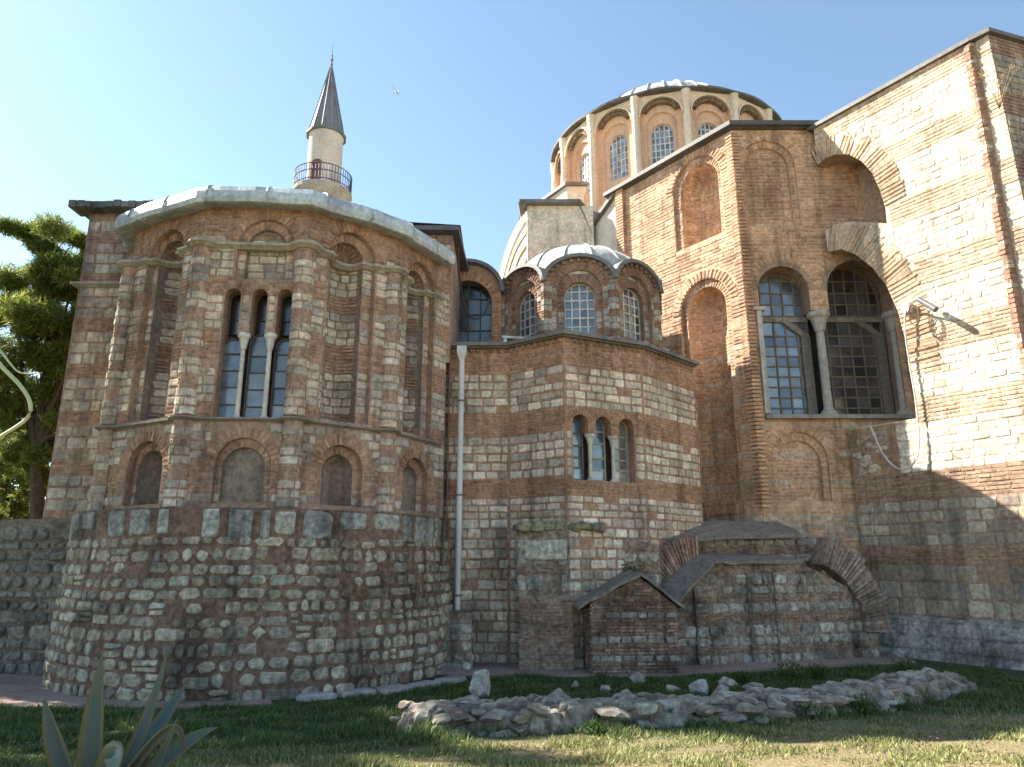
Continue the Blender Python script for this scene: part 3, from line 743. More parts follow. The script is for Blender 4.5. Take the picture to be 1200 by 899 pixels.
# corner pilaster at the left and rounded corner courses
pil = facet((4.36, 27.2), (4.58, 26.9)); mbox(mainw, C0, -.1, .3, 8, EC, -.1, .16, (.42, .25, .16))
for z in np.arange(8, EC - .1, .13): mbox(mainw, C0, -.11, .31, z + .02, z + .09, -.1, .175, vary(rnd.choice(ST_C.br), .15))
cm = R_((C0.az + C1.az) / 2); Wc = cyl((CR[0] - .1 * math.sin(cm), CR[1] + .1 * math.cos(cm)), .26, cm)
for z in np.arange(4.2, 17.4, .13): brick(mainw, Wc, -.28, 0, z + .02, z + .1, rnd.uniform(0, .03), vary(rnd.choice(ST_C.br), .18)); brick(mainw, Wc, .0, .28, z + .02, z + .1, rnd.uniform(0, .03), vary(rnd.choice(ST_C.br), .18))
mo = tag(mainw.build('main_apse', 'masonry', church), 'tall orange brick apse with blind niches and two big windows')
c = MB(); path = [(4.1, 27.55), CR, (11.2, 22.5)]
sweep(c, path, [(-.1, EC - .05), (.12, EC - .05), (.12, EC), (.3, EC), (.3, EC + .16), (-.6, EC + .3), (-.6, EC)], (.12, .11, .105))
c.add([(4.1, 27.55, EC + .2), (7.85, 22.5, EC + .2), (13.4, 22.5, EC + .2), (13.4, 29, EC + 1.2), (8, 30, EC + 1.2)], [(0, 1, 4), (1, 2, 3, 4)], DK)
c.build('eave', 'dark_lead', mo)
# sill and columns of the big windows
c = MB(); mbox(c, C1, .3, 5.1, 7.02, 7.15, -1.0, .2, (.34, .31, .28)); c.build('window_sill', 'marble', mo)
for u, cw in ((2.47, .3), (4.95, .26)):
    p = C1(u, 0, -.2); column(mo, p[:2], 7.16, 10.05, .14, 10.72, cw, (.46, .43, .39))
c = MB(); mbox(c, C1, .18, .98 - .4, 10.7, 10.82, -.3, .16, (.55, .5, .44)); mbox(c, C1, .3, .46, 7.2, 10.7, -.3, .12, (.55, .52, .47)); c.build('impost', 'marble', mo)
for k, (A, cols, rows) in enumerate(((Arch(1.33, .98, 7.18, 12.36), 5, 10), (Arch(3.72, 1.18, 7.18, 12.6), 6, 10))):
    zl = [7.18 + .36 * j for j in range(1, 9)] + [10.78, 11.2, 11.62, 12.05]
    wo_ = window(C1, A, .75, cols, rows, (.2, .16, .12), mo, bar=.05, frame=.12, zlist=zl, glassc=(.12, .17, .24) if k == 0 else (.06, .06, .065))
    fr = MB(); mbox(fr, C1, A.uc - A.w, A.uc + A.w, 10.55, 10.72, -.78, -.66, (.3, .26, .22))
    x = A.uc + A.w - .3 if k == 0 else A.uc + A.w - .35
    mbox(fr, C1, x, x + .3, 7.2, 10.05, -.78, -.64, (.2, .18, .16))
    Wd = lambda u, z, d, x=x: C1(u - max(0, z - 10.05) * 1.25, z, d); mbox(fr, Wd, x, x + .3, 10.05, 10.6, -.78, -.64, (.24, .21, .18))
    fr.build('window_frame', 'wood', wo_)
# white rendered blocks between the domes
c = MB(); CREAM = (.66, .6, .52)
F3 = facet((3.5, 28.8), (4.42, 27.05)); c.add([F3(0, 8, 0), F3(F3.L, 8, 0), F3(F3.L, 17.5, 0), F3(0, 16.65, 0)], [(0, 1, 2, 3)], (.72, .66, .56))
o3 = c.build('rendered_wall', 'plaster', church)
c = MB(); c.add([F3(-.1, 16.62, .2), F3(F3.L, 17.5, .2), F3(F3.L, 17.68, .2), F3(-.1, 16.8, .2), F3(-.1, 16.62, -.6), F3(F3.L, 17.5, -.6), F3(F3.L, 17.68, -.6), F3(-.1, 16.8, -.6)], BOX, (.14, .12, .11)); c.build('roof_edge', 'dark_lead', o3)
KB = 1.07; Q = lambda pts: [(x * KB, y * KB) for x, y in pts]; ZB = lambda z: 2.6 + (z - 2.6) * KB
c = MB(); slab(c, Q([(.62, 26.4), (3.3, 26.4), (3.3, 30), (.62, 30)]), 9, ZB(16.65), (.82, .73, .61)); o1 = c.build('stucco_block', 'stucco', church)
c = MB(); slab(c, Q([(.3, 26.1), (2.75, 26.1), (3.4, 27.3), (3.4, 30), (.3, 30)]), ZB(16.65), ZB(16.8), (.2, .19, .17))
c.add([(x * KB, y * KB, ZB(z)) for x, y, z in ((.25, 26.1, 16.66), (.6, 26.1, 16.66), (.4, 26.42, 15.9), (.4, 27.5, 15.9))], [(0, 1, 2), (0, 2, 3)], (.2, .17, .14))
c.add([(x * KB, y * KB, ZB(z)) for x, y, z in ((2.75, 26.35, 16.65), (3.6, 27.0, 16.65), (3.3, 26.39, 15.2))], [(2, 1, 0)], (.2, .24, .28)); c.build('roof_edge', 'dark_lead', o1)
c = MB(); slab(c, Q([(2.46, 28.9), (5.7, 28.9), (5.7, 31), (1.1, 31)]), 14, ZB(18.95), (.8, .73, .62)); o2 = c.build('rendered_block', 'plaster', church)
c = MB(); slab(c, Q([(2.38, 28.75), (5.9, 28.75), (5.9, 31), (.9, 31)]), ZB(18.95), ZB(19.1), (.2, .18, .165)); c.build('roof_edge', 'dark_lead', o2)
# tympanum seen edge on at the far left of the blocks
c = MB(); T = facet((-.75, 30), (.6, 26.35)); L = T.L
cu = [(L * (1 - math.cos(PI / 2 * k / 10)), 13.2 + 3.2 * math.sin(PI / 2 * k / 10)) for k in range(11)]
sheet(c, T, [(0, 9), (L, 9)] + [(L, 16.4)] + cu[::-1][1:], [], (.8, .73, .62))
for k, (s, d) in enumerate(((.98, .12), (.82, .02), (.66, .05), (.5, .02))):
    vs = []
    for j in range(11):
        t = PI / 2 * j / 10; r0, r1 = s, s - .07
        for r in (r0, r1): vs.append(T(L * (1 - r * math.cos(t)), 12.6 + 3.7 * r * math.sin(t), d + .03))
    c.add(vs, [(2 * j, 2 * j + 1, 2 * j + 3, 2 * j + 2) for j in range(10)], (.5, .33, .22) if k else (.3, .22, .17))
c.build('tympanum', 'plaster', church)

# ------------------------------------------------------------------ great drum and dome
SC = 1.12; EC_ = (7.2 * SC, 30.0 * SC); RD = 5.2 * SC; NB = 16
Z = lambda z: 2.6 + (z - 2.6) * SC
PL = (.83, .55, .37); WH = (.88, .7, .52)
cor = [(EC_[0] + RD * math.sin(R_(-14 + 22.5 * (k - .5))), EC_[1] - RD * math.cos(R_(-14 + 22.5 * (k - .5)))) for k in range(-5, 7)]
gd = MB(); wl = []
for i in range(len(cor) - 1):
    W = facet(cor[i], cor[i + 1]); L = W.L; u = L / 2
    A = Arch(u, .95, Z(16.6), Z(20.76)); B = Arch(u, .68, Z(16.7), Z(20.22)); I = Arch(u, .5, Z(17.75), Z(19.75))
    sheet(gd, W, rect(0, L, Z(15.6), Z(20.9)), [A.outline(18)], WH)
    jamb(gd, W, A.outline(18), 0, -.24, PL); W2 = shift(W, -.24); sheet(gd, W2, A.outline(18), [B.outline(18)], PL)
    jamb(gd, W2, B.outline(18), 0, -.13, PL); W3 = shift(W2, -.13); sheet(gd, W3, B.outline(18), [I.outline(18)], vary(PL, .04)); jamb(gd, W3, I.outline(18), 0, -.25, PL)
    arch_band(gd, W, u, A.zs, .93, .99, -.02, .08, WH, n=16); wl.append((W3, I))
    for k in range(18):                     # carved brown teeth under each arch
        t = R_(25) + (PI - R_(50)) * (k + .5) / 18
        for r in (.75, .86): mbox(gd, W, u + r * math.cos(t) - .042, u + r * math.cos(t) + .042, A.zs + r * math.sin(t) - .045, A.zs + r * math.sin(t) + .045, -.24, -.02, vary((.26, .18, .11), .3))
gdo = tag(gd.build('great_drum', 'plaster', church), 'tall pinkish plastered drum ringed by arched windows')
for i in range(1, len(cor) - 1):
    c = MB(); lathe(c, cor[i], [(.15, Z(15.6)), (.15, Z(20.2)), (.19, Z(20.5)), (.22, Z(20.88))], (.9, .74, .58), 12); c.build('pilaster', 'plaster', gdo, smooth=True)
for W3, I in wl: window(W3, Arch(I.uc, I.w + .02, I.z0, I.top + .02), .14, 5, 7, (.78, .75, .7), gdo, bar=.055, frame=.05, glassc=(.2, .24, .3))
c = MB(); ring = [(EC_[0] + (RD + .1) * math.sin(R_(t)), EC_[1] - (RD + .1) * math.cos(R_(t))) for t in np.arange(-180, 180, 3.75)]
ring = [(x, y, .07 * abs(math.cos(R_((t + 14) * 8)))) for (x, y), t in zip(ring, np.arange(-180, 180, 3.75))]
ze = Z(20.9); sweep(c, ring, [(-.3, ze - .02), (.08, ze - .02), (.1, ze + .07), (-.3, ze + .3), (-1.4, ze + .6)], (.17, .155, .14), closed=True); c.build('eave', 'dark_lead', gdo)
c = MB(); prof = [(4.4 * math.cos(t), ze + .5 + 2.85 * math.sin(t)) for t in [R_(90) * k / 14 for k in range(15)]]
lathe(c, EC_, prof, (.58, .58, .56), 48); c.build('lead_dome', 'lead', gdo, smooth=True)
s = MB()
for k in range(32):
    t = 2 * PI * k / 32; tube(s, [(EC_[0] + (r + .02) * math.sin(t), EC_[1] - (r + .02) * math.cos(t), z + .02) for r, z in prof[:-1]], .045, (.66, .66, .64), 5)
s.build('dome_rib', 'lead', gdo)

# ------------------------------------------------------------------ flying buttress
fb = thing('flying_buttress', (12, 20, 0), 'massive sunlit stone and brick buttress with two arched openings beside the main apse', 'buttress')
P0, P1 = (10.7, 22.3), (13.5, 17.99); BU = facet(P0, P1); L = BU.L
o1 = [(-.02, 13.55), (.5, 13.6), (1.0, 13.46), (1.6, 13.18), (2.08, 12.93), (2.1, 13.5), (2.02, 14.1), (1.85, 14.8), (1.55, 15.4), (1.15, 15.85), (.7, 16.1), (.3, 16.15), (-.02, 16.05)]
o2 = [(-.02, 6.66), (2.14, 6.66), (2.2, 7.9), (2.16, 9.0), (2.05, 10.0), (1.82, 10.9), (1.45, 11.65), (.95, 12.3), (.5, 12.65), (-.02, 12.75)]
q1, q2 = Poly(o1), Poly(o2)
outer = [(0, -.2), (L, -.2), (L, 17.45), (0, 17.45)] + [(0, 16.05)] + o1[::-1][1:-1] + [(0, 13.55), (0, 12.75)] + o2[::-1][1:-1] + [(0, 6.66)]
bw = MB(); sheet(bw, BU, outer, [], ST_BU.mortar)
# far side and end of the wall
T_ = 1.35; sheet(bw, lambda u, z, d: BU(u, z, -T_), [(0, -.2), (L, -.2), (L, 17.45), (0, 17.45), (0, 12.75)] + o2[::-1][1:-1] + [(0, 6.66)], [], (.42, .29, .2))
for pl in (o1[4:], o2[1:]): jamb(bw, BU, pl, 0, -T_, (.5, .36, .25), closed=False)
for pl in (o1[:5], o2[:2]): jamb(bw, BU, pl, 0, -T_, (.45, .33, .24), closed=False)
seqB = [(1.1, 2.5, 's', .45), (2.5, 3.0, 'b', .1), (3.0, 4.3, 's', .3), (4.3, 5.1, 'b', .11), (5.1, 6.5, 's', .22), (6.5, 7.2, 'b', .11), (7.2, 8.5, 's', .22), (8.5, 9.3, 'b', .11), (9.3, 10.6, 's', .215), (10.6, 11.4, 'b', .11), (11.4, 12.7, 's', .215), (12.7, 13.5, 'b', .11), (13.5, 14.8, 's', .215), (14.8, 15.5, 'b', .11), (15.5, 16.8, 's', .22), (16.8, 17.4, 'b', .12)]
csU = []
for z0, z1, t, h in seqB:
    n = max(1, round((z1 - z0) / h)); csU += [(z0 + (z1 - z0) * k / n, z0 + (z1 - z0) * (k + 1) / n, t) for k in range(n)]
def ublk(zb, zt):
    iv = [(0, L - .05)]; z = (zb + zt) / 2
    for q in (q1, q2):
        for x, y in q.spans(zb, zt):
            e = y + (.75 if (q is q1 and z > 13.4) or (q is q2 and z > 9.6) else 0)
            if q is q2 and z > 12.4: e = 1.6
            iv = [(max(e, i0), i1) for i0, i1 in iv]
    if 5.1 < z < 6.66: iv = [(1.5, L - .05)]
    if 12.75 < z < 13.6: iv = [(2.2, L - .05)]
    if 16.15 < z < 16.75: iv = [(1.2, L - .05)]
    return [i for i in iv if i[1] - i[0] > .1]
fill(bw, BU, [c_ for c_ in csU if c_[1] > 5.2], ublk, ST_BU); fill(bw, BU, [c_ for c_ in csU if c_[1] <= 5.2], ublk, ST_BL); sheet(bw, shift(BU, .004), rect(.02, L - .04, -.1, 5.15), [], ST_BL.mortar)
sheet(bw, shift(BU, .005), rect(.02, 1.5, 5.16, 6.62), [], (.46, .3, .19))
for k in range(26):
    u_, z_, r_ = rnd.uniform(.2, 1.1), rnd.uniform(5.2, 6.4), rnd.uniform(.06, .12); stone(bw, shift(BU, .005), u_ - r_ * 1.3, u_ + r_ * 1.3, z_ - r_ * .8, z_ + r_ * .8, .03, vary(rnd.choice([(.6, .52, .42), (.5, .42, .33)]), .15), .6, .2)
def radial(pts, ln, pitch=.13, skew=0):
    seg = [math.hypot(x1 - x0, y1 - y0) for (x0, y0), (x1, y1) in zip(pts, pts[1:])]; tot = sum(seg); n = int(tot / pitch)
    def at(s):
        for k, g in enumerate(seg):
            if s <= g or k == len(seg) - 1:
                f = s / g; (x0, y0), (x1, y1) = pts[k], pts[k + 1]; tx, ty = (x1 - x0) / g, (y1 - y0) / g
                return x0 + (x1 - x0) * f, y0 + (y1 - y0) * f, -ty, tx
            s -= g
    for i in range(n):
        A_ = at(tot * (i + .22) / n); B_ = at(tot * (i + .78) / n); l = ln * rnd.uniform(.9, 1.06)
        sg = -1
        quadbrick(bw, BU, [(A_[0], A_[1]), (A_[0] - sg * 0 + A_[2] * -l, A_[1] + A_[3] * -l), (B_[0] + B_[2] * -l, B_[1] + B_[3] * -l), (B_[0], B_[1])], .03 * rnd.uniform(.4, 1.3), vary(rnd.choice(ST_BU.br), .16), ins=.001)
radial(o1[5:], .72, .14); radial(o2[2:], .9, .14)
bwo = bw.build('buttress_wall', 'masonry', fb)
# end: brick-red corner shaft, narrow flank and the end face
e = MB()
q0 = P1; tx, ty = (P1[0] - P0[0]) / L, (P1[1] - P0[1]) / L
G0 = (P1[0] + tx * .16 + .05, P1[1] + ty * .16 + .02); G1p = (G0[0] + tx * .34, G0[1] + ty * .34)
ec = (P1[0] + .03, P1[1] + .05); lathe(e, ec, [(.13, 0), (.13, 17.4)], (.4, .26, .19), 10)
Wc = cyl(ec, .13, R_(-30))
for z in np.arange(.2, 17.3, .14):
    st = rnd.random() < .25
    for s in (-1, 0): brick(e, Wc, s * .17, s * .17 + .16, z + .015, z + .125, rnd.uniform(0, .05), vary((.6, .52, .42) if st else rnd.choice([(.4, .24, .17), (.44, .27, .19)]), .18))
sheet(e, facet(P1, G0), rect(0, math.hypot(G0[0] - P1[0], G0[1] - P1[1]), -.2, 17.4), [], (.42, .28, .2)); e.build('corner_shaft', 'masonry', fb)
e = MB(); fl = facet(G0, G1p); Wb = lambda u, z, d: fl(u * (1 + (17.4 - z) * .05), z, d)
sheet(e, Wb, rect(0, fl.L, -.2, 17.42), [], ST_BU.mortar)
fill(e, Wb, csU, lambda p, q: [(0, fl.L)], ST_BU)
ef = facet(G1p, (G1p[0] + 3.2, G1p[1] + 1.0))
Wb2 = lambda u, z, d: (lambda p: (p[0] + tx * fl.L * (17.4 - z) * .05, p[1] + ty * fl.L * (17.4 - z) * .05, p[2]))(ef(u, z, d))
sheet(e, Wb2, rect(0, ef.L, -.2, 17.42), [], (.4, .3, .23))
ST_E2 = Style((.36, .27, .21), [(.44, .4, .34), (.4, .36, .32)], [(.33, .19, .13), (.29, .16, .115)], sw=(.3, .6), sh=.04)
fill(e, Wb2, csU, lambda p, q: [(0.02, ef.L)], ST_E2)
e.build('end_pier', 'masonry', fb)
e = MB(); rp = [(10.6, 22.45), (P1[0] + tx * .05, P1[1] + ty * .05), (G1p[0], G1p[1]), (G1p[0] + 3.2, G1p[1] + 1.0)]
sweep(e, rp, [(-1.4, 17.45), (.12, 17.45), (.12, 17.58), (-1.4, 17.7)], (.16, .15, .14)); e.build('cap_slab', 'dark_lead', fb)
# plinth of grey blocks
e = MB(); pw = lambda u, z, d: BU(u, z, d + .28 + max(0, .95 - z) * .28)
sheet(e, pw, rect(-.3, L + .6, -.3, 1.0), [], (.4, .37, .33)); e.add([pw(-.3, 1.0, 0), pw(L + .6, 1.0, 0), BU(L + .6, 1.1, 0), BU(-.3, 1.1, 0)], [(0, 1, 2, 3)], (.45, .42, .39))
e.add([pw(-.3, -.3, 0), pw(-.3, 1.0, 0), BU(-.3, 1.1, 0), BU(-.3, -.3, 0)], [(0, 1, 2, 3)], (.4, .37, .33))
e.add([pw(L + .6, -.3, 0), pw(L + .6, 1.0, 0), BU(L + .6, 1.1, -1), BU(L + .6, -.3, -1)], [(3, 2, 1, 0)], (.4, .37, .33))
ST_P = Style((.34, .29, .25), [(.46, .43, .39), (.5, .47, .42), (.4, .37, .34)], [(.33, .2, .15)], sw=(.8, 1.7), sh=.05, cut=.2, gap=.05)
fill(e, pw, [(-.25, .22, 's'), (.22, .6, 's'), (.6, .98, 's')], lambda p, q: [(-.28, L + .58)], ST_P)
e.build('plinth', 'rubble', fb)

# ------------------------------------------------------------------ rubble base under the chapel
def Rz(z): return 4.72 - .03 * z + .04 * math.sin(z * 1.7)
Wd = cyl(AC, Rz, 0); Rr = Rz(0)
drum = MB(); nz = 10; A0, A1 = R_(-100), R_(88); n = 60; vs = []
for k in range(n + 1):
    for j in range(nz + 1): vs.append(Wd(Rr * (A0 + (A1 - A0) * k / n), -.1 + 3.75 * j / nz, 0))
drum.add(vs, [(k * (nz + 1) + j, (k + 1) * (nz + 1) + j, (k + 1) * (nz + 1) + j + 1, k * (nz + 1) + j + 1) for k in range(n) for j in range(nz)], ST_D.mortar)
topv = [(AC[0], AC[1], 3.68)] + [Wd(Rr * (A0 + (A1 - A0) * k / n), 3.65, 0) for k in range(n + 1)]
drum.add(topv, [(0, k, k + 1) for k in range(1, n + 1)], (.3, .25, .2))
z = -.02
while z < 3.02:
    h = rnd.uniform(.22, .3); zt = min(z + h, 3.05); u = Rr * A0
    ph = rnd.uniform(0, 6)
    while u < Rr * A1:
        L_ = rnd.choice([.24, .3, .36, .42, .5, .6]) * rnd.uniform(.85, 1.15); e_ = u + L_; ang = (u / Rr)
        if rnd.random() > .06:
            wob = .03 * math.sin(u * 1.1 + ph); gr = rnd.uniform(.03, .07)
            dk = .72 if z < .5 or ang > R_(45) else 1
            col = vary(rnd.choice(ST_D.st), .2); sub = rnd.random() < .05
            if sub:
                stone(drum, Wd, u + gr, e_ - gr, z + wob + .02, z + h * .45 + wob, .04, col, .6, .22); stone(drum, Wd, u + gr, e_ - gr, z + h * .55 + wob, z + h + wob - .01, .05, vary(col, .1), .6, .22)
            else: stone(drum, Wd, u + gr * .7, e_ - gr * .7, z + wob + gr * .5 * rnd.random(), z + h + wob - gr * rnd.uniform(.4, 1.1), rnd.uniform(.02, .05), col, rnd.uniform(.4, .7), .15)
        u = e_
    z += h
drum_o = drum.build('retaining_wall', 'rubble'); tag(drum_o, 'bulging drum of rubble stone in pink mortar carrying the chapel apse', 'wall')
cope = MB(); u = Rr * R_(-92)
while u < Rr * R_(80):
    L_ = rnd.choice([.5, .62, .78, .95, .3]) * rnd.uniform(.85, 1.15); z0 = 3.62 - rnd.choice([.38, .5, .56, .6]); col = vary(rnd.choice([(.46, .45, .42), (.42, .4, .37), (.5, .49, .46), (.38, .36, .34)]), .12)
    if rnd.random() < .9: stone(cope, Wd, u + .03, u + L_ - .03, z0, 3.62, .045, col, .22, .12)
    u += L_ + rnd.uniform(0, .14)
cope.build('coping_block', 'rubble', drum_o)
# wall running off to the left
lw = MB(); LW = facet((-15.6, 18.7), (-9.6, 17.3)); sheet(lw, LW, rect(0, LW.L, -.1, 3.6), [], (.24, .19, .16)); lw.add([LW(0, 3.6, 0), LW(LW.L, 3.6, 0), LW(LW.L, 3.6, -.8), LW(0, 3.6, -.8)], [(0, 1, 2, 3)], (.28, .24, .2))
lw.add([LW(0, -.1, 0), LW(0, 3.6, 0), LW(0, 3.6, -.8), LW(0, -.1, -.8)], [(0, 1, 2, 3)], (.26, .2, .17))
ST_L = Style((.19, .15, .125), [(.25, .235, .21), (.21, .195, .18), (.28, .26, .235)], [(.26, .16, .12)], sh=.06, sw=(.3, .75), gap=.08, cut=.45, rough=.2)
fill(lw, LW, courses(0, 3.6, [('s', .3), ('s', .26), ('s', .22), ('s', .36)], 0), lambda p, q: [(0, LW.L)], ST_L)
tag(lw.build('stone_wall', 'rubble'), 'dark rough stone wall running off left behind the agave', 'wall')

# ------------------------------------------------------------------ ruined brickwork at the foot of the main apse
def block(name, p, q, z0, z1, depth, S, cs, label, cat='ruin', top=None, parent=None, mat='rubble', zl=None, zr=None, ops=()):
    """masonry block: front p->q, going back by depth; sloping top from zl to zr"""
    W = facet(p, q); L = W.L; zl = z1 if zl is None else zl; zr = z1 if zr is None else zr; mb = MB()
    sheet(mb, W, [(0, z0), (L, z0), (L, zr), (0, zl)], [o_.outline() for o_ in ops], S.mortar)
    for o_ in ops: jamb(mb, W, o_.outline(), 0, -.45, S.mortar); sheet(mb, W, o_.outline(), [], (.2, .15, .12), -.45)
    def cutops(iv, zb, zt):
        r = []
        for x, y in iv: r += free(x, y, ops, zb, zt, 0)
        return r
    fill(mb, W, cs, lambda zb, zt: cutops([(a_, b_) for a_, b_ in [(0 if zl >= zt else (zt - zl) / (zr - zl) * L if zr > zl else 9, L if zr >= zt else ((zl - zt) / (zl - zr) * L if zl > zr else -9))] if b_ - a_ > .1], zb, zt), S)
    back = [W(0, z0, -depth), W(L, z0, -depth), W(L, zr, -depth), W(0, zl, -depth)]; fr = [W(0, z0, 0), W(L, z0, 0), W(L, zr, 0), W(0, zl, 0)]
    mb.add(fr + back, [(0, 3, 7, 4), (5, 6, 2, 1), (3, 2, 6, 7), (7, 6, 5, 4)], S.mortar)
    for pp, qq, ll in ((W(0, 0, -depth), W(0, 0, 0), zl), (W(L, 0, 0), W(L, 0, -depth), zr)):
        Ws = facet(pp[:2], qq[:2]); fill(mb, Ws, [c_ for c_ in cs if c_[1] < ll], lambda zb, zt: [(0, Ws.L)], S)
    o = mb.build(name, mat, parent)
    if parent is None: tag(o, label, cat)
    return o
csR = courses(0, 6, [('s', .28), ('b', .09), ('b', .09), ('s', .24), ('s', .3), ('b', .09), ('b', .09), ('b', .09)], 0)
csBk = courses(0, 6, [('b', .09)], 0)
def patch(mb, W, u0, u1, z0, z1, n, cols, h=.05, smin=.06, smax=.14):
    for _ in range(n):
        u, z, r = rnd.uniform(u0, u1), rnd.uniform(z0, z1), rnd.uniform(smin, smax); stone(mb, W, u - r * 1.3, u + r * 1.3, z - r * .75, z + r * .75, h, vary(rnd.choice(cols), .2), .6, .2)
pr = thing('ruined_pier', (.8, 18.7, 0), 'crumbling pier of mixed brick and stone stuck to the low apse', 'ruin')
o = block('pier_base', (.18, 18.35), (1.5, 18.3), 0, 1.75, 1.2, ST_R, csBk, '', parent=pr)
o = block('pier_top', (.1, 18.5), (1.42, 18.45), 1.7, 3.45, 1.0, ST_R, [c_ for c_ in courses(0, 6, [('s', .32), ('s', .45), ('b', .09), ('b', .09), ('s', .36)], .2) if c_[0] > 1.7], '', parent=pr)
m = MB()
Wp = facet((.1, 18.5), (1.42, 18.45)); stone(m, Wp, .2, 1.3, 2.6, 3.12, .1, (.58, .54, .46), .2, .1); m.build('pier_block', 'rubble', pr)
m = MB(); mbox(m, facet((0, 18.4), (2.6, 18.86)), .1, 2.45, 3.36, 3.5, -.5, .02, (.3, .27, .2))
for k in range(7): 
    x = .1 + k * .33; stone(m, facet((0, 18.34), (2.6, 18.8)), x, x + .38, 3.3 + rnd.uniform(0, .05), 3.58, .12, vary((.34, .31, .2), .2), .5, .25)
m.build('pier_cap', 'rubble', pr)
# recess beside it
o = block('broken_wall', (1.42, 19.0), (3.9, 19.35), 0, 3.3, .7, ST_R, csR, 'rough patched masonry between the crumbling pier and the gabled hut', zl=3.55, zr=3.0, ops=[Poly([(.14, 2.4), (.76, 2.45), (.8, 3.1), (.1, 3.2)]), Poly([(2.0, .3), (2.3, .3), (2.3, 1.3), (2.0, 1.3)])])
def capgrid(mb, c, th, col, nu=9, nv=5, j=.03):
    c = [Vector(p) for p in c]; vs = []
    for lay in (0, 1):
        for a_ in range(nu + 1):
            for b_ in range(nv + 1):
                u, v = a_ / nu, b_ / nv; p = (c[0] * (1 - u) + c[1] * u) * (1 - v) + (c[3] * (1 - u) + c[2] * u) * v
                if lay == 0: rnd_ = [Vector((rnd.uniform(-j, j), rnd.uniform(-j, j), rnd.uniform(-j, j) * .7)) for _ in (0,)][0]; vs.append(tuple(p + rnd_))
                else: q = vs[a_ * (nv + 1) + b_]; vs.append((q[0], q[1] + .01, q[2] - th * rnd.uniform(.7, 1.2)))
    m1 = nv + 1; o = (nu + 1) * m1; fs = []
    for a_ in range(nu):
        for b_ in range(nv):
            q = [a_ * m1 + b_, (a_ + 1) * m1 + b_, (a_ + 1) * m1 + b_ + 1, a_ * m1 + b_ + 1]; fs += [tuple(q), tuple(o + x for x in q[::-1])]
    for a_ in range(nu):
        for b_ in (0, nv): p, q = a_ * m1 + b_, (a_ + 1) * m1 + b_; fs.append((p, q, o + q, o + p) if b_ else (q, p, o + p, o + q))
    for b_ in range(nv):
        for a_ in (0, nu): p, q = a_ * m1 + b_, a_ * m1 + b_ + 1; fs.append((p, q, o + q, o + p) if not a_ else (q, p, o + p, o + q))
    mb.add(vs, fs, col)
# gabled hut
gb = thing('gabled_stub', (2.9, 17.9, 0), 'small gabled brick stub with a sloping grey stone roof', 'ruin')
W = facet((1.85, 17.6), (3.92, 17.75)); L = W.L; m = MB(); pk = (1.22, 2.22)
sheet(m, W, [(0, 0), (L, 0), (L, 1.55), pk, (0, 1.62)], [], (.3, .21, .17))
def gsp(zb, zt):
    if zt < 1.55: return [(0, L)]
    f = (2.22 - zt) / .64
    return [(pk[0] - pk[0] * f + .05, pk[0] + (L - pk[0]) * f - .05)] if f > .12 else []
fill(m, W, courses(.02, 2.2, [('b', .075)] * 4 + [('s', .17)] + [('b', .075)] * 3 + [('s', .2)] + [('b', .075)] * 5 + [('s', .15)] + [('b', .075)] * 9, 0), gsp, Style((.3, .21, .17), [(.4, .36, .32)], [(.33, .19, .15), (.27, .16, .13), (.4, .3, .25), (.36, .22, .17)], bw=(.2, .5), bh=.04, bfill=.7, sh=.05, sw=(.2, .45), skip=.12, rough=.22, ba=.3))
m.add([W(0, 0, 0), W(0, 1.62, 0), W(0, 1.62, -1.6), W(0, 0, -1.6), W(L, 0, 0), W(L, 1.55, 0), W(L, 1.55, -1.6), W(L, 0, -1.6)], [(0, 1, 2, 3), (7, 6, 5, 4)], (.27, .19, .155))
Ws = facet(W(0, 0, -1.6)[:2], W(0, 0, 0)[:2]); fill(m, Ws, courses(.02, 1.6, [('b', .09)], 0), lambda p, q: [(0, 1.6)], ST_R)
m.build('stub_wall', 'rubble', gb)
SL = (.25, .21, .185)
m = MB()
for (ua, za), (ub, zb) in (((-.3, 1.52), (pk[0], 2.28)), ((pk[0], 2.28), (L + .18, 1.47))):
    capgrid(m, [W(ua, za + .06, .14), W(ub, zb + .06, .14), W(ub, zb + .1, -1.7), W(ua, za + .06, -1.7)], .08, SL, 6, 5, .025)
m.build('stub_roof', 'slate', gb)
# arched remains with sloping cement caps
rw = thing('ruined_arcade', (7.5, 20.8, 0), 'broken brick arches and stone walling with grey cement caps along the main apse foot', 'ruin')
W = facet((4.15, 19.0), (8.0, 20.0)); L_ = W.L; m = MB(); TP = [(0, 1.5), (1.2, 2.56), (L_, 2.56)]
sheet(m, W, [(0, 0), (L_, 0)] + TP[::-1], [], ST_R.mortar)
fill(m, W, csR, lambda zb, zt: [(0 if zt < 1.5 else (zt - 1.5) / 1.06 * 1.2 + .05, L_)] if zt < 2.56 else [], ST_R)
vs = [W(u, z, 0) for u, z in [(0, 0), (L_, 0)] + TP[::-1]] + [W(u, z, -1.6) for u, z in [(0, 0), (L_, 0)] + TP[::-1]]; m.add(vs, [(i, (i + 1) % 5, 5 + (i + 1) % 5, 5 + i)[::-1] for i in range(5)], ST_R.mortar)
for u in (.55, 2.1, 2.9):                     # shallow piers on the face
    Wp = shift(W, .1); mbox(m, W, u, u + .62, 0, 2.3 if u > 1 else 1.9, -.05, .09, ST_R.mortar); fill(m, Wp, [c_ for c_ in csR if c_[1] < (2.3 if u > 1 else 1.9)], lambda zb, zt: [(u, u + .62)], ST_R)
m.build('arcade_wall', 'rubble', rw)
block('arcade_wall', (7.95, 20.05), (10.1, 20.75), 0, 2.5, 1.2, ST_R, csR, '', parent=rw, zl=2.5, zr=1.55)
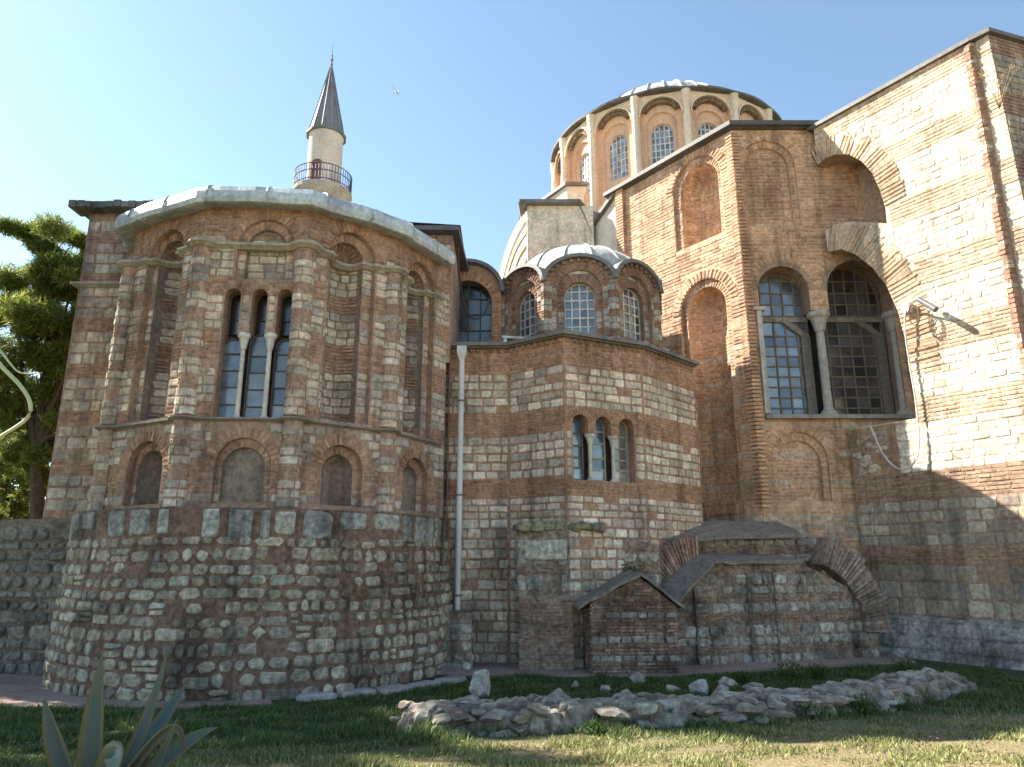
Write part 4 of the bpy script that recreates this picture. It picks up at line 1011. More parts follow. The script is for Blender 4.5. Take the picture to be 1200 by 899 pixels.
block('arcade_upper', (5.3, 20.9), (9.0, 21.35), 2.3, 3.28, 1.4, ST_R, [c_ for c_ in csR if c_[0] > 2.3], '', parent=rw)
m = MB(); Wc_ = facet((4.2, 20.5), (8.4, 21.1)); vs = [Wc_(-.45, 3.2, .25), Wc_(4.2, 3.34, .15), Wc_(4.2, 3.78, -1.2), Wc_(.7, 3.78, -1.2)]
capgrid(m, vs, .09, SL); m.build('cement_cap', 'slate', rw)
m = MB(); vs = [W(-.12, 1.46, .16), W(1.15, 2.6, .16), W(L_ - .1, 2.62, .12), W(L_ - .1, 2.8, -1.3), W(1.0, 2.8, -1.4), W(-.7, 1.7, -1.2)]
capgrid(m, [vs[0], vs[1], vs[4], vs[5]], .09, SL, 6, 5); capgrid(m, [vs[1], vs[2], vs[3], vs[4]], .09, SL, 10, 5); m.build('cement_cap', 'slate', rw)
def fan(W, uc, zc, r0, r1, a0, a1, n, d, col):
    m = MB(); arch_band(m, W, uc, zc, r0 + .02, r1 - .05, -.3, d - .03, (.33, .24, .19), a0=a0, a1=a1, n=10)
    for i in range(n):
        t0 = a0 + (a1 - a0) * (i + rnd.uniform(.05, .2)) / n; t1 = a0 + (a1 - a0) * (i + rnd.uniform(.75, .95)) / n; k = rnd.uniform(.9, 1.03); k0 = rnd.uniform(.99, 1.03)
        quadbrick(m, shift(W, d - .03), [(uc + r * math.cos(t), zc + r * math.sin(t)) for r, t in ((r0 * k0, t0), (r1 * k, t0), (r1 * k, t1), (r0 * k0, t1))], rnd.uniform(.01, .05), vary(rnd.choice(col), .2), ins=.001)
    return m
fan(facet((3.2, 19.9), (6.2, 20.4)), 1.85, 1.25, .95, 2.05, R_(88), R_(146), 17, .2, [(.42, .26, .18), (.48, .31, .22), (.36, .24, .18), (.42, .34, .28)]).build('arch_spring', 'rubble', rw)
fan(facet((8.2, 20.3), (11.2, 20.95)), -.3, .85, 1.75, 2.6, R_(-4), R_(70), 26, .2, [(.3, .235, .205), (.34, .265, .225), (.28, .22, .195), (.36, .3, .26)]).build('arch_spring', 'rubble', rw)
# low stone stub under the downpipe
block('stone_plinth', (-2.0, 18.3), (-.98, 18.35), -.1, 1.36, .95, ST_R, courses(0, 1.3, [('s', .24), ('s', .2)], 0), 'squat rubble stub beneath the foot of the white downpipe', 'wall')

# ------------------------------------------------------------------ minaret
mt = thing('minaret', (-10.6, 36, 0), 'slender pale minaret with railed balcony and dark pointed cap behind the chapel roof', 'minaret')
mc = (-10.6, 36.0)
c = MB(); lathe(c, mc, [(1.2, 0), (1.15, 19), (1.0, 21), (1.35, 21.9), (1.62, 22.3), (1.62, 22.5), (.96, 22.5)], (.5, .44, .38), 28); c.build('base_shaft', 'stucco', mt)
c = MB(); lathe(c, mc, [(.97, 22.5), (.94, 25.9), (1.0, 26.05)], (.68, .6, .54), 28); c.build('upper_shaft', 'plaster', mt, smooth=True)
c = MB(); lathe(c, mc, [(1.0, 26.0), (1.13, 26.02), (1.13, 26.14), (.98, 26.25), (.5, 28.5), (.06, 30.7)], (.2, .21, .23), 12)
for k in range(12): 
    t = 2 * PI * k / 12; tube(c, [(mc[0] + r * math.sin(t), mc[1] - r * math.cos(t), z_) for r, z_ in ((1.0, 26.25), (.52, 28.5), (.07, 30.7))], .025, (.3, .31, .33), 4)
c.build('cap', 'dark_lead', mt)
c = MB(); lathe(c, mc, [(.05, 30.6), (.09, 30.9), (.04, 31.05), (.1, 31.2), (.03, 31.4), (.06, 31.5), (.02, 31.6), (.012, 32.4)], (.2, .2, .21), 8); c.build('finial', 'iron', mt)
c = MB(); NR = 56
for k in range(NR):
    t = 2 * PI * k / NR; x, y = mc[0] + 1.56 * math.sin(t), mc[1] - 1.56 * math.cos(t); tube(c, [(x, y, 22.5), (x, y, 23.55)], .02, (.05, .06, .1), 4)
for z_ in (22.65, 23.15, 23.55): tube(c, [(mc[0] + 1.56 * math.sin(2 * PI * k / 40), mc[1] - 1.56 * math.cos(2 * PI * k / 40), z_) for k in range(41)], .03, (.05, .06, .1), 4)
c.build('railing', 'iron', mt)
W = cyl(mc, .97, R_(-4)); c = MB(); dr = Arch(-.1, .26, 22.5, 24.1, .15); sheet(c, shift(W, .03), dr.outline(), [], (.22, .09, .07)); mbox(c, W, -.4, -.33, 22.5, 24.0, 0, .06, (.3, .2, .16)); mbox(c, W, .13, .2, 22.5, 24.0, 0, .06, (.3, .2, .16)); c.build('door', 'wood', mt)

# ------------------------------------------------------------------ vegetation helpers
def leaves(mb, c, rad, n, size, cols, needle=False, surf=.5):
    for _ in range(n):
        d = Vector((rnd.gauss(0, 1), rnd.gauss(0, 1), rnd.gauss(0, 1))).normalized(); r = rnd.random() ** surf
        p = Vector(c) + Vector((d.x * rad[0], d.y * rad[1], d.z * rad[2])) * r
        ax = Vector((rnd.gauss(0, 1), rnd.gauss(0, 1), rnd.gauss(.4, 1))).normalized(); sd = ax.cross(Vector((rnd.gauss(0, 1), rnd.gauss(0, 1), rnd.gauss(0, 1)))).normalized()
        l = size * rnd.uniform(.6, 1.4); wv = l * (.12 if needle else .42)
        mb.add([tuple(p - sd * wv * .5), tuple(p + ax * l * .5 + sd * wv * .1 - sd * wv * .6), tuple(p + ax * l), tuple(p + sd * wv * .5)], [(0, 3, 2, 1)], vary(rnd.choice(cols), .3, .08))
def tree(name, base, trunk, clumps, label, size, cols, n, needle=False, group=None, tr=.25):
    t = thing(name, base, label, 'tree', group); m = MB(); k = len(trunk)
    tube(m, trunk, [tr * (1 - .6 * i / (k - 1)) for i in range(k)], (.12, .085, .06), 10); to = m.build('trunk', 'bark', t)
    m = MB(); ctr = Vector(trunk[-1])
    for c_, r_ in clumps:
        st = Vector(trunk[max(1, k - 2)]); e_ = Vector(c_); md = (st + e_) / 2 + Vector((rnd.uniform(-.3, .3), rnd.uniform(-.3, .3), .2)); tube(m, [st, md, e_], [tr * .35, tr * .22, tr * .08], (.12, .085, .06), 6)
    m.build('limb', 'bark', t)
    m = MB()
    for c_, r_ in clumps:
        for _ in range(7):
            o_ = Vector((rnd.gauss(0, .5) * r_, rnd.gauss(0, .5) * r_, rnd.gauss(0, .38) * r_)); rr_ = r_ * rnd.uniform(.3, .55)
            leaves(m, Vector(c_) + o_, (rr_, rr_, rr_ * .7), n, size, cols, needle)
    m.build('crown', 'leaf', t); return t
PINE = [(.16, .2, .035), (.19, .23, .04), (.1, .135, .03), (.26, .27, .055)]
clp = [((-17.6, 25.2, 10.9), 1.5), ((-15.4, 24.8, 10.6), 1.2), ((-14.3, 25.3, 9.9), 1.0), ((-16.6, 24.5, 9.2), 1.5), ((-14.4, 25.0, 8.7), 1.1), ((-18.2, 25, 12.4), .9), ((-15.4, 25.4, 7.6), 1.2), ((-17.5, 25.5, 7.4), 1.4), ((-14.5, 26, 7.2), .9), ((-18.6, 25, 9.6), 1.4), ((-15.9, 25, 12.0), .7), ((-15.2, 26, 6.2), 1.0), ((-17.0, 26, 5.7), 1.1), ((-16.0, 25, 9.9), 1.3), ((-15.2, 25, 9.2), 1.2), ((-16.2, 25.6, 8.0), 1.3)]
clp = [((x + .3, y, z + 1.0 + .16 * (z - 6)), r * 1.05) for (x, y, z), r in clp] + [((-15.6, 25, 6.9), 1.1), ((-14.6, 25.4, 11.8), .9), ((-17.0, 25, 12.6), 1.2), ((-15.7, 25, 12.6), .9), ((-17.2, 25.6, 10.4), 1.4), ((-16.0, 26, 5.4), .9), ((-17.6, 26, 6.2), 1.2), ((-16.3, 25, 13.2), 1.2), ((-15.3, 25, 13.6), 1.0), ((-14.9, 25.2, 12.6), 1.0), ((-18.2, 25.5, 8.2), 1.3)]
tree('pine_tree', (-16.6, 25.2, 0), [(-16.0, 25.2, 0), (-16.1, 25.2, 2.2), (-16.6, 25.2, 4.4), (-17.0, 25.2, 6.5), (-16.8, 25.2, 8.4)], clp, 'tall green pine leaning beside the left corner of the church', .27, PINE, 1100, True, tr=.34)
YEL = [(.16, .16, .025), (.12, .145, .03), (.22, .19, .03), (.08, .11, .02)]
tree('broadleaf_tree', (-21.8, 32, 0), [(-21.8, 32, 0), (-21.9, 32, 2), (-21.8, 32, 4)], [((-22.8, 32, 5.5), 1.9), ((-20.6, 31.5, 5.2), 1.5), ((-21.8, 32, 7.6), 1.7), ((-23.4, 32, 3.2), 1.7), ((-20.6, 31.5, 3.1), 1.4), ((-21.6, 31, 3.8), 1.5), ((-22.4, 31, 1.2), 1.5), ((-20.8, 31.2, 6.9), 1.2)], 'yellow green leafy tree glowing behind the pine trunk', .22, YEL, 420)
tree('bush_tree', (-26.5, 36, 0), [(-26.5, 36, 0), (-26.5, 36, 1.5), (-26.4, 36, 3)], [((-27, 36, 3.2), 2.2), ((-25.0, 36, 2.4), 2.0), ((-28, 36, 5.4), 2.2), ((-25.6, 36, 5.6), 1.9), ((-26.2, 36, 7.6), 1.7), ((-24.0, 36.5, 4.6), 1.6)], 'darker green tree at the far left edge behind the stone wall', .25, [(.05, .085, .02), (.08, .11, .025)], 420)
tree('shade_tree', (-21.5, 20, 0), [(-21.5, 20, 0), (-21.4, 20, 4), (-21.2, 20, 9), (-20.8, 20, 12)], [((-20.6, 19.6, 15), 2.0), ((-22.4, 20.5, 14), 2.2), ((-20.4, 19.6, 11.8), 1.8), ((-21.4, 20.4, 17.2), 2.0), ((-20.3, 20, 9.6), 1.5), ((-23, 19.5, 11), 2), ((-19.6, 18.2, 15), 1.9), ((-18.7, 17.5, 16.3), 1.8), ((-18.9, 18.8, 17.6), 1.7), ((-19.8, 18.6, 13), 1.6)], 'large leafy tree left of the church whose shade falls on the chapel apse', .27, [(.05, .085, .02), (.08, .11, .025)], 420, tr=.4)
tree('garden_tree', (-16.8, 15, 0), [(-16.8, 15, 0), (-16.7, 15, 3), (-16.5, 15, 6.5)], [((-16.2, 14.6, 10.2), 1.8), ((-17.8, 15.5, 10.8), 1.8), ((-15.6, 15.6, 8.8), 1.5), ((-17.5, 14, 8.6), 1.8), ((-16.6, 15.4, 12.2), 1.6), ((-15.4, 14.2, 11.2), 1.2), ((-16.2, 13.6, 7.4), 1.4)], 'leafy garden tree whose dappled shade lies on the near lawn', .22, [(.05, .085, .02), (.08, .11, .025)], 190, tr=.3)
tree('agave_shade_tree', (-13.6, 10.6, 0), [(-13.6, 10.6, 0), (-13.5, 10.6, 3), (-13.3, 10.6, 6)], [((-12.9, 10.2, 9.4), 1.6), ((-14.2, 11, 9.8), 1.6), ((-12.6, 11, 8.2), 1.3), ((-14, 9.8, 8.2), 1.5), ((-13.3, 10.8, 11.2), 1.4), ((-12.7, 9.6, 10.6), 1.2)], 'round leafy tree out of view on the left, added to shade the agave', .22, [(.05, .085, .02), (.08, .11, .025)], 230, tr=.25)  # unseen tree, added so its crown shades the agave and near lawn

# ------------------------------------------------------------------ agave
ag = thing('agave', (-3.34, 6.3, .5), 'big blue green agave with pointed leaves in the near left corner', 'plant')
def agleaf(tip, base, bend, wid, col, n=16):
    m = MB(); b0, t0 = Vector(base), Vector(tip); md = (b0 + t0) / 2 + Vector(bend); vs = []; cc = []
    for i in range(n + 1):
        t = i / n; p = b0 * (1 - t) ** 2 + md * 2 * t * (1 - t) + t0 * t * t; tg = ((md - b0) * (1 - t) + (t0 - md) * t).normalized()
        sd = tg.cross(Vector((0, -1, .25)));
        if sd.length < .1: sd = Vector((1, 0, 0))
        sd.normalize(); up = sd.cross(tg).normalized()
        w_ = wid * .8 * (.75 + .9 * t * (1 - t)) * (1 - t ** 3) + .003
        c_ = (col[0] * (1 + .4 * t ** 3), col[1] * (1 + .2 * t ** 3), col[2])
        for s, u_ in ((-1, .35), (-.5, .08), (0, 0), (.5, .08), (1, .35), (.55, -.12), (0, -.22), (-.55, -.12)):
            vs.append(tuple(p + sd * s * w_ - up * u_ * w_ * -1 * (1 if True else 1))); cc.append((.2, .17, .06) if abs(s) == 1 else c_)
    fs = [(i * 8 + k, i * 8 + (k + 1) % 8, i * 8 + 8 + (k + 1) % 8, i * 8 + 8 + k) for i in range(n) for k in range(8)]
    m.addc(vs, fs, cc)
    for i in range(1, n):                    # marginal teeth
        for e_, o_ in ((0, 1), (4, 3)):
            A_ = Vector(vs[i * 8 + e_]); B_ = Vector(vs[(i + 1) * 8 + e_]); I_ = Vector(vs[i * 8 + o_]); out = (A_ - I_).normalized() * .022
            for f in (.2, .7): c_ = A_.lerp(B_, f); m.add([tuple(c_ - (B_ - A_) * .09), tuple(c_ + (B_ - A_) * .09), tuple(c_ + out)], [(0, 1, 2)], (.14, .08, .04)); return m.build('leaf', 'agave', ag, smooth=True)
AGC = (.05, .09, .085)
bx, by, bz = -3.34, 6.3, .5
for tip, bend, wd_ in (((-3.36, 6.2, 1.86), (-.02, -.05, .1), .14), ((-2.92, 6.4, 1.86), (.12, 0, -.12), .09), ((-3.85, 6.3, 1.52), (-.12, 0, .12), .12), ((-2.6, 6.0, 1.42), (.08, .0, -.3), .1), ((-3.75, 5.6, .95), (-.1, -.1, .4), .12), ((-3.0, 7.0, 1.5), (.1, .1, .2), .12), ((-3.7, 6.9, 1.45), (-.1, .1, .2), .12), ((-2.55, 6.7, 1.2), (.1, .1, .3), .11), ((-3.2, 5.3, .8), (.1, -.3, .35), .13), ((-2.7, 5.6, .75), (.2, -.2, .3), .1)):
    agleaf(tip, (bx, by, bz), bend, wd_, vary(AGC, .15))
agleaf((-2.95, 5.75, .9), (bx, by, bz), (.28, -.25, .95), .14, (.1, .15, .13)); agleaf((-2.62, 6.2, 1.05), (bx, by, bz), (.35, 0, .95), .06, (.06, .05, .03))
# drooping pale leaves entering at the left
yu = thing('yucca', (-4.6, 5.0, .6), 'pale green drooping strap leaves reaching in at the left edge', 'plant')
m = MB(); tube(m, [(-4.6, 5, .5), (-4.62, 5, 2.2), (-4.6, 5, 3.9)], [.1, .09, .07], (.2, .15, .1), 8); m.build('stem', 'bark', yu)
def strap(pts, w0, w1, col):
    m = MB(); P = [Vector(p) for p in pts]; n = 24; vs = []; 
    def cr(t):
        k = min(int(t * (len(P) - 1)), len(P) - 2); f = t * (len(P) - 1) - k; p0, p1, p2, p3 = P[max(0, k - 1)], P[k], P[k + 1], P[min(len(P) - 1, k + 2)]
        return .5 * ((2 * p1) + (p2 - p0) * f + (2 * p0 - 5 * p1 + 4 * p2 - p3) * f * f + (3 * p1 - p0 - 3 * p2 + p3) * f ** 3)
    rs = []; ps = []
    for i in range(n + 1): ps.append(cr(i / n)); rs.append(w0 + (w1 - w0) * i / n)
    tube(m, ps, rs, col, 6); return m.build('leaf', 'agave', yu, smooth=True)
def P4(x, y, Y=4.4):
    u = (x - 600) / 833.3; v = (449.5 - y) / 833.3; k = Y / (.9703 - v * .2419); return (u * k, Y, 2.6 + (.2419 + v * .9703) * k)
YC = (.42, .46, .24)
strap([(-4.6, 5, 3.9), (-4.1, 4.55, 4.15), (-3.67, 4.4, 4.1), (-3.46, 4.4, 4.01), (-3.286, 4.4, 3.82), (-3.13, 4.4, 3.68), (-3.047, 4.4, 3.56), (-3.063, 4.4, 3.46), (-3.205, 4.4, 3.353), (-3.3, 4.4, 3.28)], .015, .01, YC)
strap([(-4.6, 5, 3.9), (-4.0, 4.6, 4.16), (-3.51, 4.45, 4.083), (-3.34, 4.45, 3.93), (-3.26, 4.45, 3.844), (-3.18, 4.45, 3.78), (-3.04, 4.45, 3.78)], .014, .003, YC)
strap([(-4.6, 5, 3.9), (-4.1, 4.6, 3.9), (-3.75, 4.5, 3.6), (-3.6, 4.4, 3.2)], .022, .006, YC)
strap([(-4.6, 5, 3.9), (-5.1, 5.3, 3.95), (-5.5, 5.4, 3.5)], .022, .006, YC)

# ------------------------------------------------------------------ rocks and low ruined wall
def rock(mb, c, s, col, seed, sub=2):
    r = random.Random(seed); bm = bmesh.new(); bmesh.ops.create_icosphere(bm, subdivisions=sub, radius=1)
    off = [r.uniform(0, 10) for _ in range(6)]; pl = [(Vector((r.gauss(0, 1), r.gauss(0, 1), r.gauss(0, 1))).normalized(), r.uniform(.45, .78)) for _ in range(13)]
    rz = r.uniform(0, 6.28); vs = []
    for v in bm.verts:
        p = v.co.copy()
        for nrm, d in pl:
            k = p.dot(nrm) - d
            if k > 0: p -= nrm * k * .98
        p *= 1 + .06 * math.sin(p.x * 7 + off[0]) * math.sin(p.y * 6 + off[1])
        x, y = p.x * s[0], p.y * s[1]; vs.append((c[0] + x * math.cos(rz) - y * math.sin(rz) if abs(s[0] - s[1]) < .2 else c[0] + x, c[1] + x * math.sin(rz) + y * math.cos(rz) if abs(s[0] - s[1]) < .2 else c[1] + y, c[2] + p.z * s[2]))
    fs = [tuple(v.index for v in f.verts) for f in bm.faces]; bm.free(); mb.add(vs, fs, col)
wp = [(-1.75, 11.7), (0, 11.85), (1.6, 12.3), (3.2, 12.6), (4.6, 13.2), (6.2, 14.0), (7.9, 15.2), (9.2, 16.3)]
def along(t):
    k = min(int(t * (len(wp) - 1)), len(wp) - 2); f = t * (len(wp) - 1) - k; return wp[k][0] + (wp[k + 1][0] - wp[k][0]) * f, wp[k][1] + (wp[k + 1][1] - wp[k][1]) * f
m = MB(); NK, NJ = 230, 20; core = [along(k / NK) for k in range(NK + 1)]; vs = []; cl = []
from mathutils import noise as mn
for k, (x, y) in enumerate(core):
    x2, y2 = core[min(NK, k + 1)]; x1, y1 = core[max(0, k - 1)]; l_ = math.hypot(x2 - x1, y2 - y1); nx_, ny_ = -(y2 - y1) / l_, (x2 - x1) / l_
    g = gz(x, y); h = .36 + .08 * mn.noise(Vector((x * .9, y * .9, 3)))
    hk = h * min(1, (k + 1) / 5) 
    for j in range(NJ + 1):
        t = j / NJ; s_ = -.66 + 1.3 * t; e_ = abs(s_) / .66; zz = hk * (1 - e_ ** 5) - .06 * (e_ ** 5)
        p = Vector((x + nx_ * s_ * 1.0, y + ny_ * s_ * 1.0, g + zz)); q = Vector((p.x * 3.2, p.y * 3.2, p.z * 5))
        n1 = mn.noise(q); n2 = mn.noise(q * 2.6); cel = mn.cell(Vector((p.x * 4.2, p.y * 5, p.z * 6 + .3 * n1)))
        dd = .09 * n1 + .05 * n2 + .06 * (cel - .5)
        p += Vector((nx_ * s_ / .66, ny_ * s_ / .66, .8)) * dd; vs.append(tuple(p))
        b_ = .8 + .35 * cel; base_ = (.42, .385, .32) if cel > .4 else (.33, .275, .22); cl.append(tuple(c_ * b_ for c_ in base_))
M1 = NJ + 1
m.addc(vs, [(M1 * k + j, M1 * k + M1 + j, M1 * k + M1 + 1 + j, M1 * k + 1 + j) for k in range(NK) for j in range(NJ)] + [tuple(range(M1))[::-1], tuple(NK * M1 + j for j in range(M1))], cl)
for k in range(270):
    t = rnd.random(); x, y = along(t); q = rnd.random(); g = gz(x, y); s = rnd.choice([.08, .1, .13, .17, .21, .25]) * rnd.uniform(.85, 1.15)
    if q < .5: row = rnd.choice([.02, .13, .25]); p = (x + rnd.uniform(-.1, .1), y - .55 + row * .35 + rnd.uniform(-.03, .05), g + row)
    else: p = (x + rnd.uniform(-.1, .1), y + rnd.uniform(-.45, .5), g + .29 + rnd.uniform(-.06, .04))
    rock(m, p, (s * rnd.uniform(1.0, 1.7), s * 1.0, s * rnd.uniform(.35, .55)), vary(rnd.choice([(.47, .43, .36), (.41, .37, .3), (.35, .31, .26), (.53, .49, .42), (.36, .27, .21), (.44, .35, .27)]), .18), k)
tag(m.build('ruined_wall', 'rock'), 'knee high ruined wall of grey rubble curving across the lawn', 'wall')
def at0(x, y, z=0.05):
    v = (449.5 - y) / 833.3; k = (z - 2.6) / (.2419 + v * .9703); return ((x - 600) / 833.3 * k, (.9703 - v * .2419) * k, z)
RK = [((-.62, 14.9), (.22, .2, .26), 'white squared block alone on the grass'), ((.92, 14.4), (.3, .2, .13), 'long flat grey rock behind the low ruined wall'), ((1.9, 15.6), (.13, .11, .09), 'small pale rock left of the rock pile'), ((2.25, 15.1), (.12, .1, .08), 'little rounded stone just behind the middle of the ruined wall'),
      ((2.75, 16.7), (.2, .18, .16), 'grey boulder nearest the gabled brick stub'), ((3.2, 15.3), (.14, .12, .1), 'small dull stone in front of the grey boulder'), ((3.75, 15.3), (.24, .18, .15), 'broad whitish rock in the middle of the pile'), ((4.1, 15.0), (.2, .18, .14), 'flat grey rock touching the broad whitish one'), ((4.5, 15.9), (.18, .15, .13), 'light rock in the grass below the arcade'), ((4.95, 15.8), (.22, .16, .1), 'low elongated rock at the right end of the pile'),
      ((1.35, 16.2), (.12, .1, .07), 'flat stone in the grass near the pier'), ((-.1, 14.6), (.07, .06, .05), 'fist sized stone right of the white block')]
for k, ((x, y), s, lb) in enumerate(RK):
    s = tuple(q * (1.35 if k else 1.5) for q in s); m = MB(); rock(m, (x, y, gz(x, y) + s[2] * .5), s, vary((.6, .56, .49) if k in (0, 6, 8) else (.47, .43, .37), .1), 900 + k, 3); tag(m.build('loose_stone', 'rock'), lb, 'rock', 'loose stones lying on the lawn')
# flagstones at the foot of the drum
fl_lab = ['leftmost pale flagstone beside the rubble drum', 'second flagstone along the drum, thin and long', 'third flagstone with a chipped edge', 'flagstone next to the squat rubble stub', 'last flagstone in front of the squat stub']
for k in range(5):
    t = R_(30 + k * 8.5); x, y = AC[0] + (4.95 + .12 * k) * math.sin(t), AC[1] - (4.95 + .12 * k) * math.cos(t); m = MB()
    Wp = lambda u, z, d: (x + u * math.cos(t) - z * math.sin(t), y + u * math.sin(t) + z * math.cos(t), .02 + d + .02)
    stone(m, Wp, -.38, .38, -.26, .24, .06, vary((.4, .37, .35), .1), .3, .2); tag(m.build('flagstone', 'paving'), fl_lab[k], 'paving', 'flagstones along the drum')

# ------------------------------------------------------------------ grass and weeds
rs = np.random.RandomState(4)
def grass(N, xr, yr, hmin, hmax, name, wfac=.011):
    x = rs.uniform(*xr, N); y = yr[0] + (yr[1] - yr[0]) * rs.rand(N) ** 1.35
    dA = np.hypot(x - AC[0], y - AC[1]); keep = dA > 5.3 + np.maximum(0, -np.degrees(np.arctan2(x - AC[0], AC[1] - y)) - 5) * .03
    keep &= ~((y > 17.5 + np.maximum(0, x - 4) * .36) & (x > -2.3))
    keep &= ~((x < -9) & (y > 17))
    wx = np.array([p[0] for p in wp]); wy = np.array([p[1] for p in wp]); yw = np.interp(x, wx, wy); onw = (np.abs(y - yw) < .55) & (x > wx[0]) & (x < wx[-1]); keep &= ~onw
    xb = 10.9 + (21.6 - y) * .55; keep &= x < xb - .4
    clump = np.sin(x * 3.1 + 1.3 * np.sin(y * 2.2)) * np.sin(y * 3.7 + np.sin(x * 1.7)); 
    nn = np.sin(x * 1.3 + y * .7) * .5 + np.sin(x * .6 - y * 1.9 + 2) * .5
    dry = 1 / (1 + np.exp(-((x - .6) * .7 - (y - 10.5) * 1.8 + nn * 1.4))); dry = np.where(y > 13.2, dry * .35, dry)
    bare = np.sin(x * .9 + 2.1 * np.sin(y * .8)) * np.sin(y * 1.3 + 1.2 * np.sin(x * 1.1)); keep &= rs.rand(N) < (1 - .5 * dry) * (.62 + .38 * clump) * np.where(bare > .62, .25, 1)
    x, y, dry, clump = x[keep], y[keep], dry[keep], clump[keep]; n = len(x)
    t = np.maximum(0, 14 - y); z = np.where(t > 0, .07 * t - .04 * np.clip(t / 2, 0, 1), 0) + np.where(y < 13, .02 * np.sin(x * 2.1 + y) * np.sin(y * 2.3 - x), 0) - .005
    a_ = rs.uniform(0, 2 * PI, n); edge_ = np.exp(-((np.abs(y - np.interp(x, wx, wy)) - .62) / .14) ** 2) * ((x > wx[0] - .3) & (x < wx[-1] + .3)); h = rs.uniform(hmin, hmax, n) * (1 + .8 * clump) * (1 - .4 * dry) * (1 + 1.0 * edge_); wv = wfac * rs.uniform(.6, 1.4, n)
    lx, ly = rs.normal(0, .5, n) * h, rs.normal(0, .5, n) * h
    V = np.zeros((n, 3, 3), np.float32)
    V[:, 0] = np.stack([x - np.cos(a_) * wv, y - np.sin(a_) * wv, z], 1); V[:, 1] = np.stack([x + np.cos(a_) * wv, y + np.sin(a_) * wv, z], 1); V[:, 2] = np.stack([x + lx, y + ly, z + h], 1)
    g = np.array([.06, .12, .022]); d = np.array([.37, .36, .14]); mixv = np.clip(dry * .8 + rs.normal(0.03, .25, n), 0, 1)[:, None]
    c = (g * (1 - mixv) + d * mixv) * rs.uniform(.55, 1.4, n)[:, None]
    me = bpy.data.meshes.new(name); me.vertices.add(3 * n); me.vertices.foreach_set('co', V.ravel()); me.loops.add(3 * n); me.loops.foreach_set('vertex_index', np.arange(3 * n, dtype=np.int32))
    me.polygons.add(n); me.polygons.foreach_set('loop_start', np.arange(0, 3 * n, 3, dtype=np.int32)); me.polygons.foreach_set('loop_total', np.full(n, 3, dtype=np.int32)); me.update(calc_edges=True)
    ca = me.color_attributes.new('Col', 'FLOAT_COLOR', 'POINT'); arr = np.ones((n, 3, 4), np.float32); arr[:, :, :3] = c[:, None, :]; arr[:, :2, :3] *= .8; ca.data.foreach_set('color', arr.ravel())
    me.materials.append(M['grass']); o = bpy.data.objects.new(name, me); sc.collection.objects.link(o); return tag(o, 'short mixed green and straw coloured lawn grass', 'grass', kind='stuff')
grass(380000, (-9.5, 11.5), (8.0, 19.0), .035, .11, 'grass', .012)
m = MB()
for _ in range(1500):
    x, y = rnd.uniform(-8, 10), rnd.uniform(8.6, 17.4)
    if math.hypot(x - AC[0], y - AC[1]) < 5.4: continue
    sz = rnd.uniform(.015, .04); an = rnd.uniform(0, 6.28); z = gz(x, y) + rnd.uniform(.02, .07); c_, s_ = math.cos(an) * sz, math.sin(an) * sz
    m.add([(x - c_, y - s_, z), (x + s_ * .5, y - c_ * .5, z + rnd.uniform(-.01, .015)), (x + c_, y + s_, z + .005), (x - s_ * .5, y + c_ * .5, z)], [(0, 1, 2, 3)], vary(rnd.choice([(.3, .2, .09), (.2, .13, .06), (.4, .32, .16), (.12, .17, .04)]), .25))
tag(m.build('leaf_litter', 'leaf'), 'fallen dry leaves scattered through the lawn', 'leaves', kind='stuff')
def weed(c, r, n, size, cols, label, group=None, name='weed'):
    m = MB(); leaves(m, (c[0], c[1], c[2] + r * .45), (r, r, r * .6), n, size, cols, False, .6)
    for k in range(22):
        an = rnd.uniform(0, 6.28); f = rnd.uniform(.2, 1); tube(m, [(c[0], c[1], c[2] - .03), (c[0] + r * f * math.cos(an) * .6, c[1] + r * f * math.sin(an) * .6, c[2] + r * .4), (c[0] + r * f * math.cos(an), c[1] + r * f * math.sin(an), c[2] + r * rnd.uniform(.1, .9))], .006, (.08, .11, .03), 3)
    tag(m.build(name, 'leaf'), label, 'plant', group)
GR = [(.06, .12, .02), (.09, .16, .03), (.05, .09, .02)]
WD = [((6.2, 16.9), .42, 'leafy green weed clump in front of the arcade, the tallest'), ((7.0, 17.3), .3, 'low weed clump right of the tallest one'), ((5.0, 16.6), .22, 'small weed tuft among the loose stones'), ((3.0, 16.3), .2, 'weed tuft hugging the grey boulder'), ((4.9, 12.75), .25, 'weed growing at the near side of the ruined wall'), ((6.0, 13.2), .3, 'dark bushy weed against the near face of the ruined wall'), ((8.0, 14.9), .25, 'weed at the right end of the ruined wall'), ((9.2, 17.8), .35, 'low weeds beside the buttress plinth'), ((2.0, 16.9), .15, 'tiny weed at the corner of the gabled stub'), ((1.2, 11.3), .16, 'little weed in the dry grass before the ruined wall')]
for (x, y), r, lb in WD: weed((x, y, gz(x, y)), r, int(900 * r), .07, GR, lb, 'weeds on the lawn')
weed((3.05, 18.9, 2.25), .22, 160, .06, GR, 'mossy green tuft on the broken wall above the gabled stub')
m = MB(); q = BU(L * 0 + 5.3, 15.6, .25)
q = (G1p[0] - .15, G1p[1] - .1, 14.9)
for k in range(7):
    an = rnd.uniform(-.9, .9); ln = rnd.uniform(.5, 1.2); tip = (q[0] + ln * math.sin(an), q[1] - .25, q[2] + ln * math.cos(an)); tube(m, [q, ((q[0] + tip[0]) / 2, q[1] - .15, (q[2] + tip[2]) / 2 + .08), tip], [.012, .008, .004], (.36, .25, .12), 4)
    for j in range(10): leaves(m, tip, (.12, .12, .12), 2, .06, [(.4, .26, .12)])
tag(m.build('dry_weed', 'leaf'), 'dry brown weed sprouting from the top of the buttress corner', 'plant')
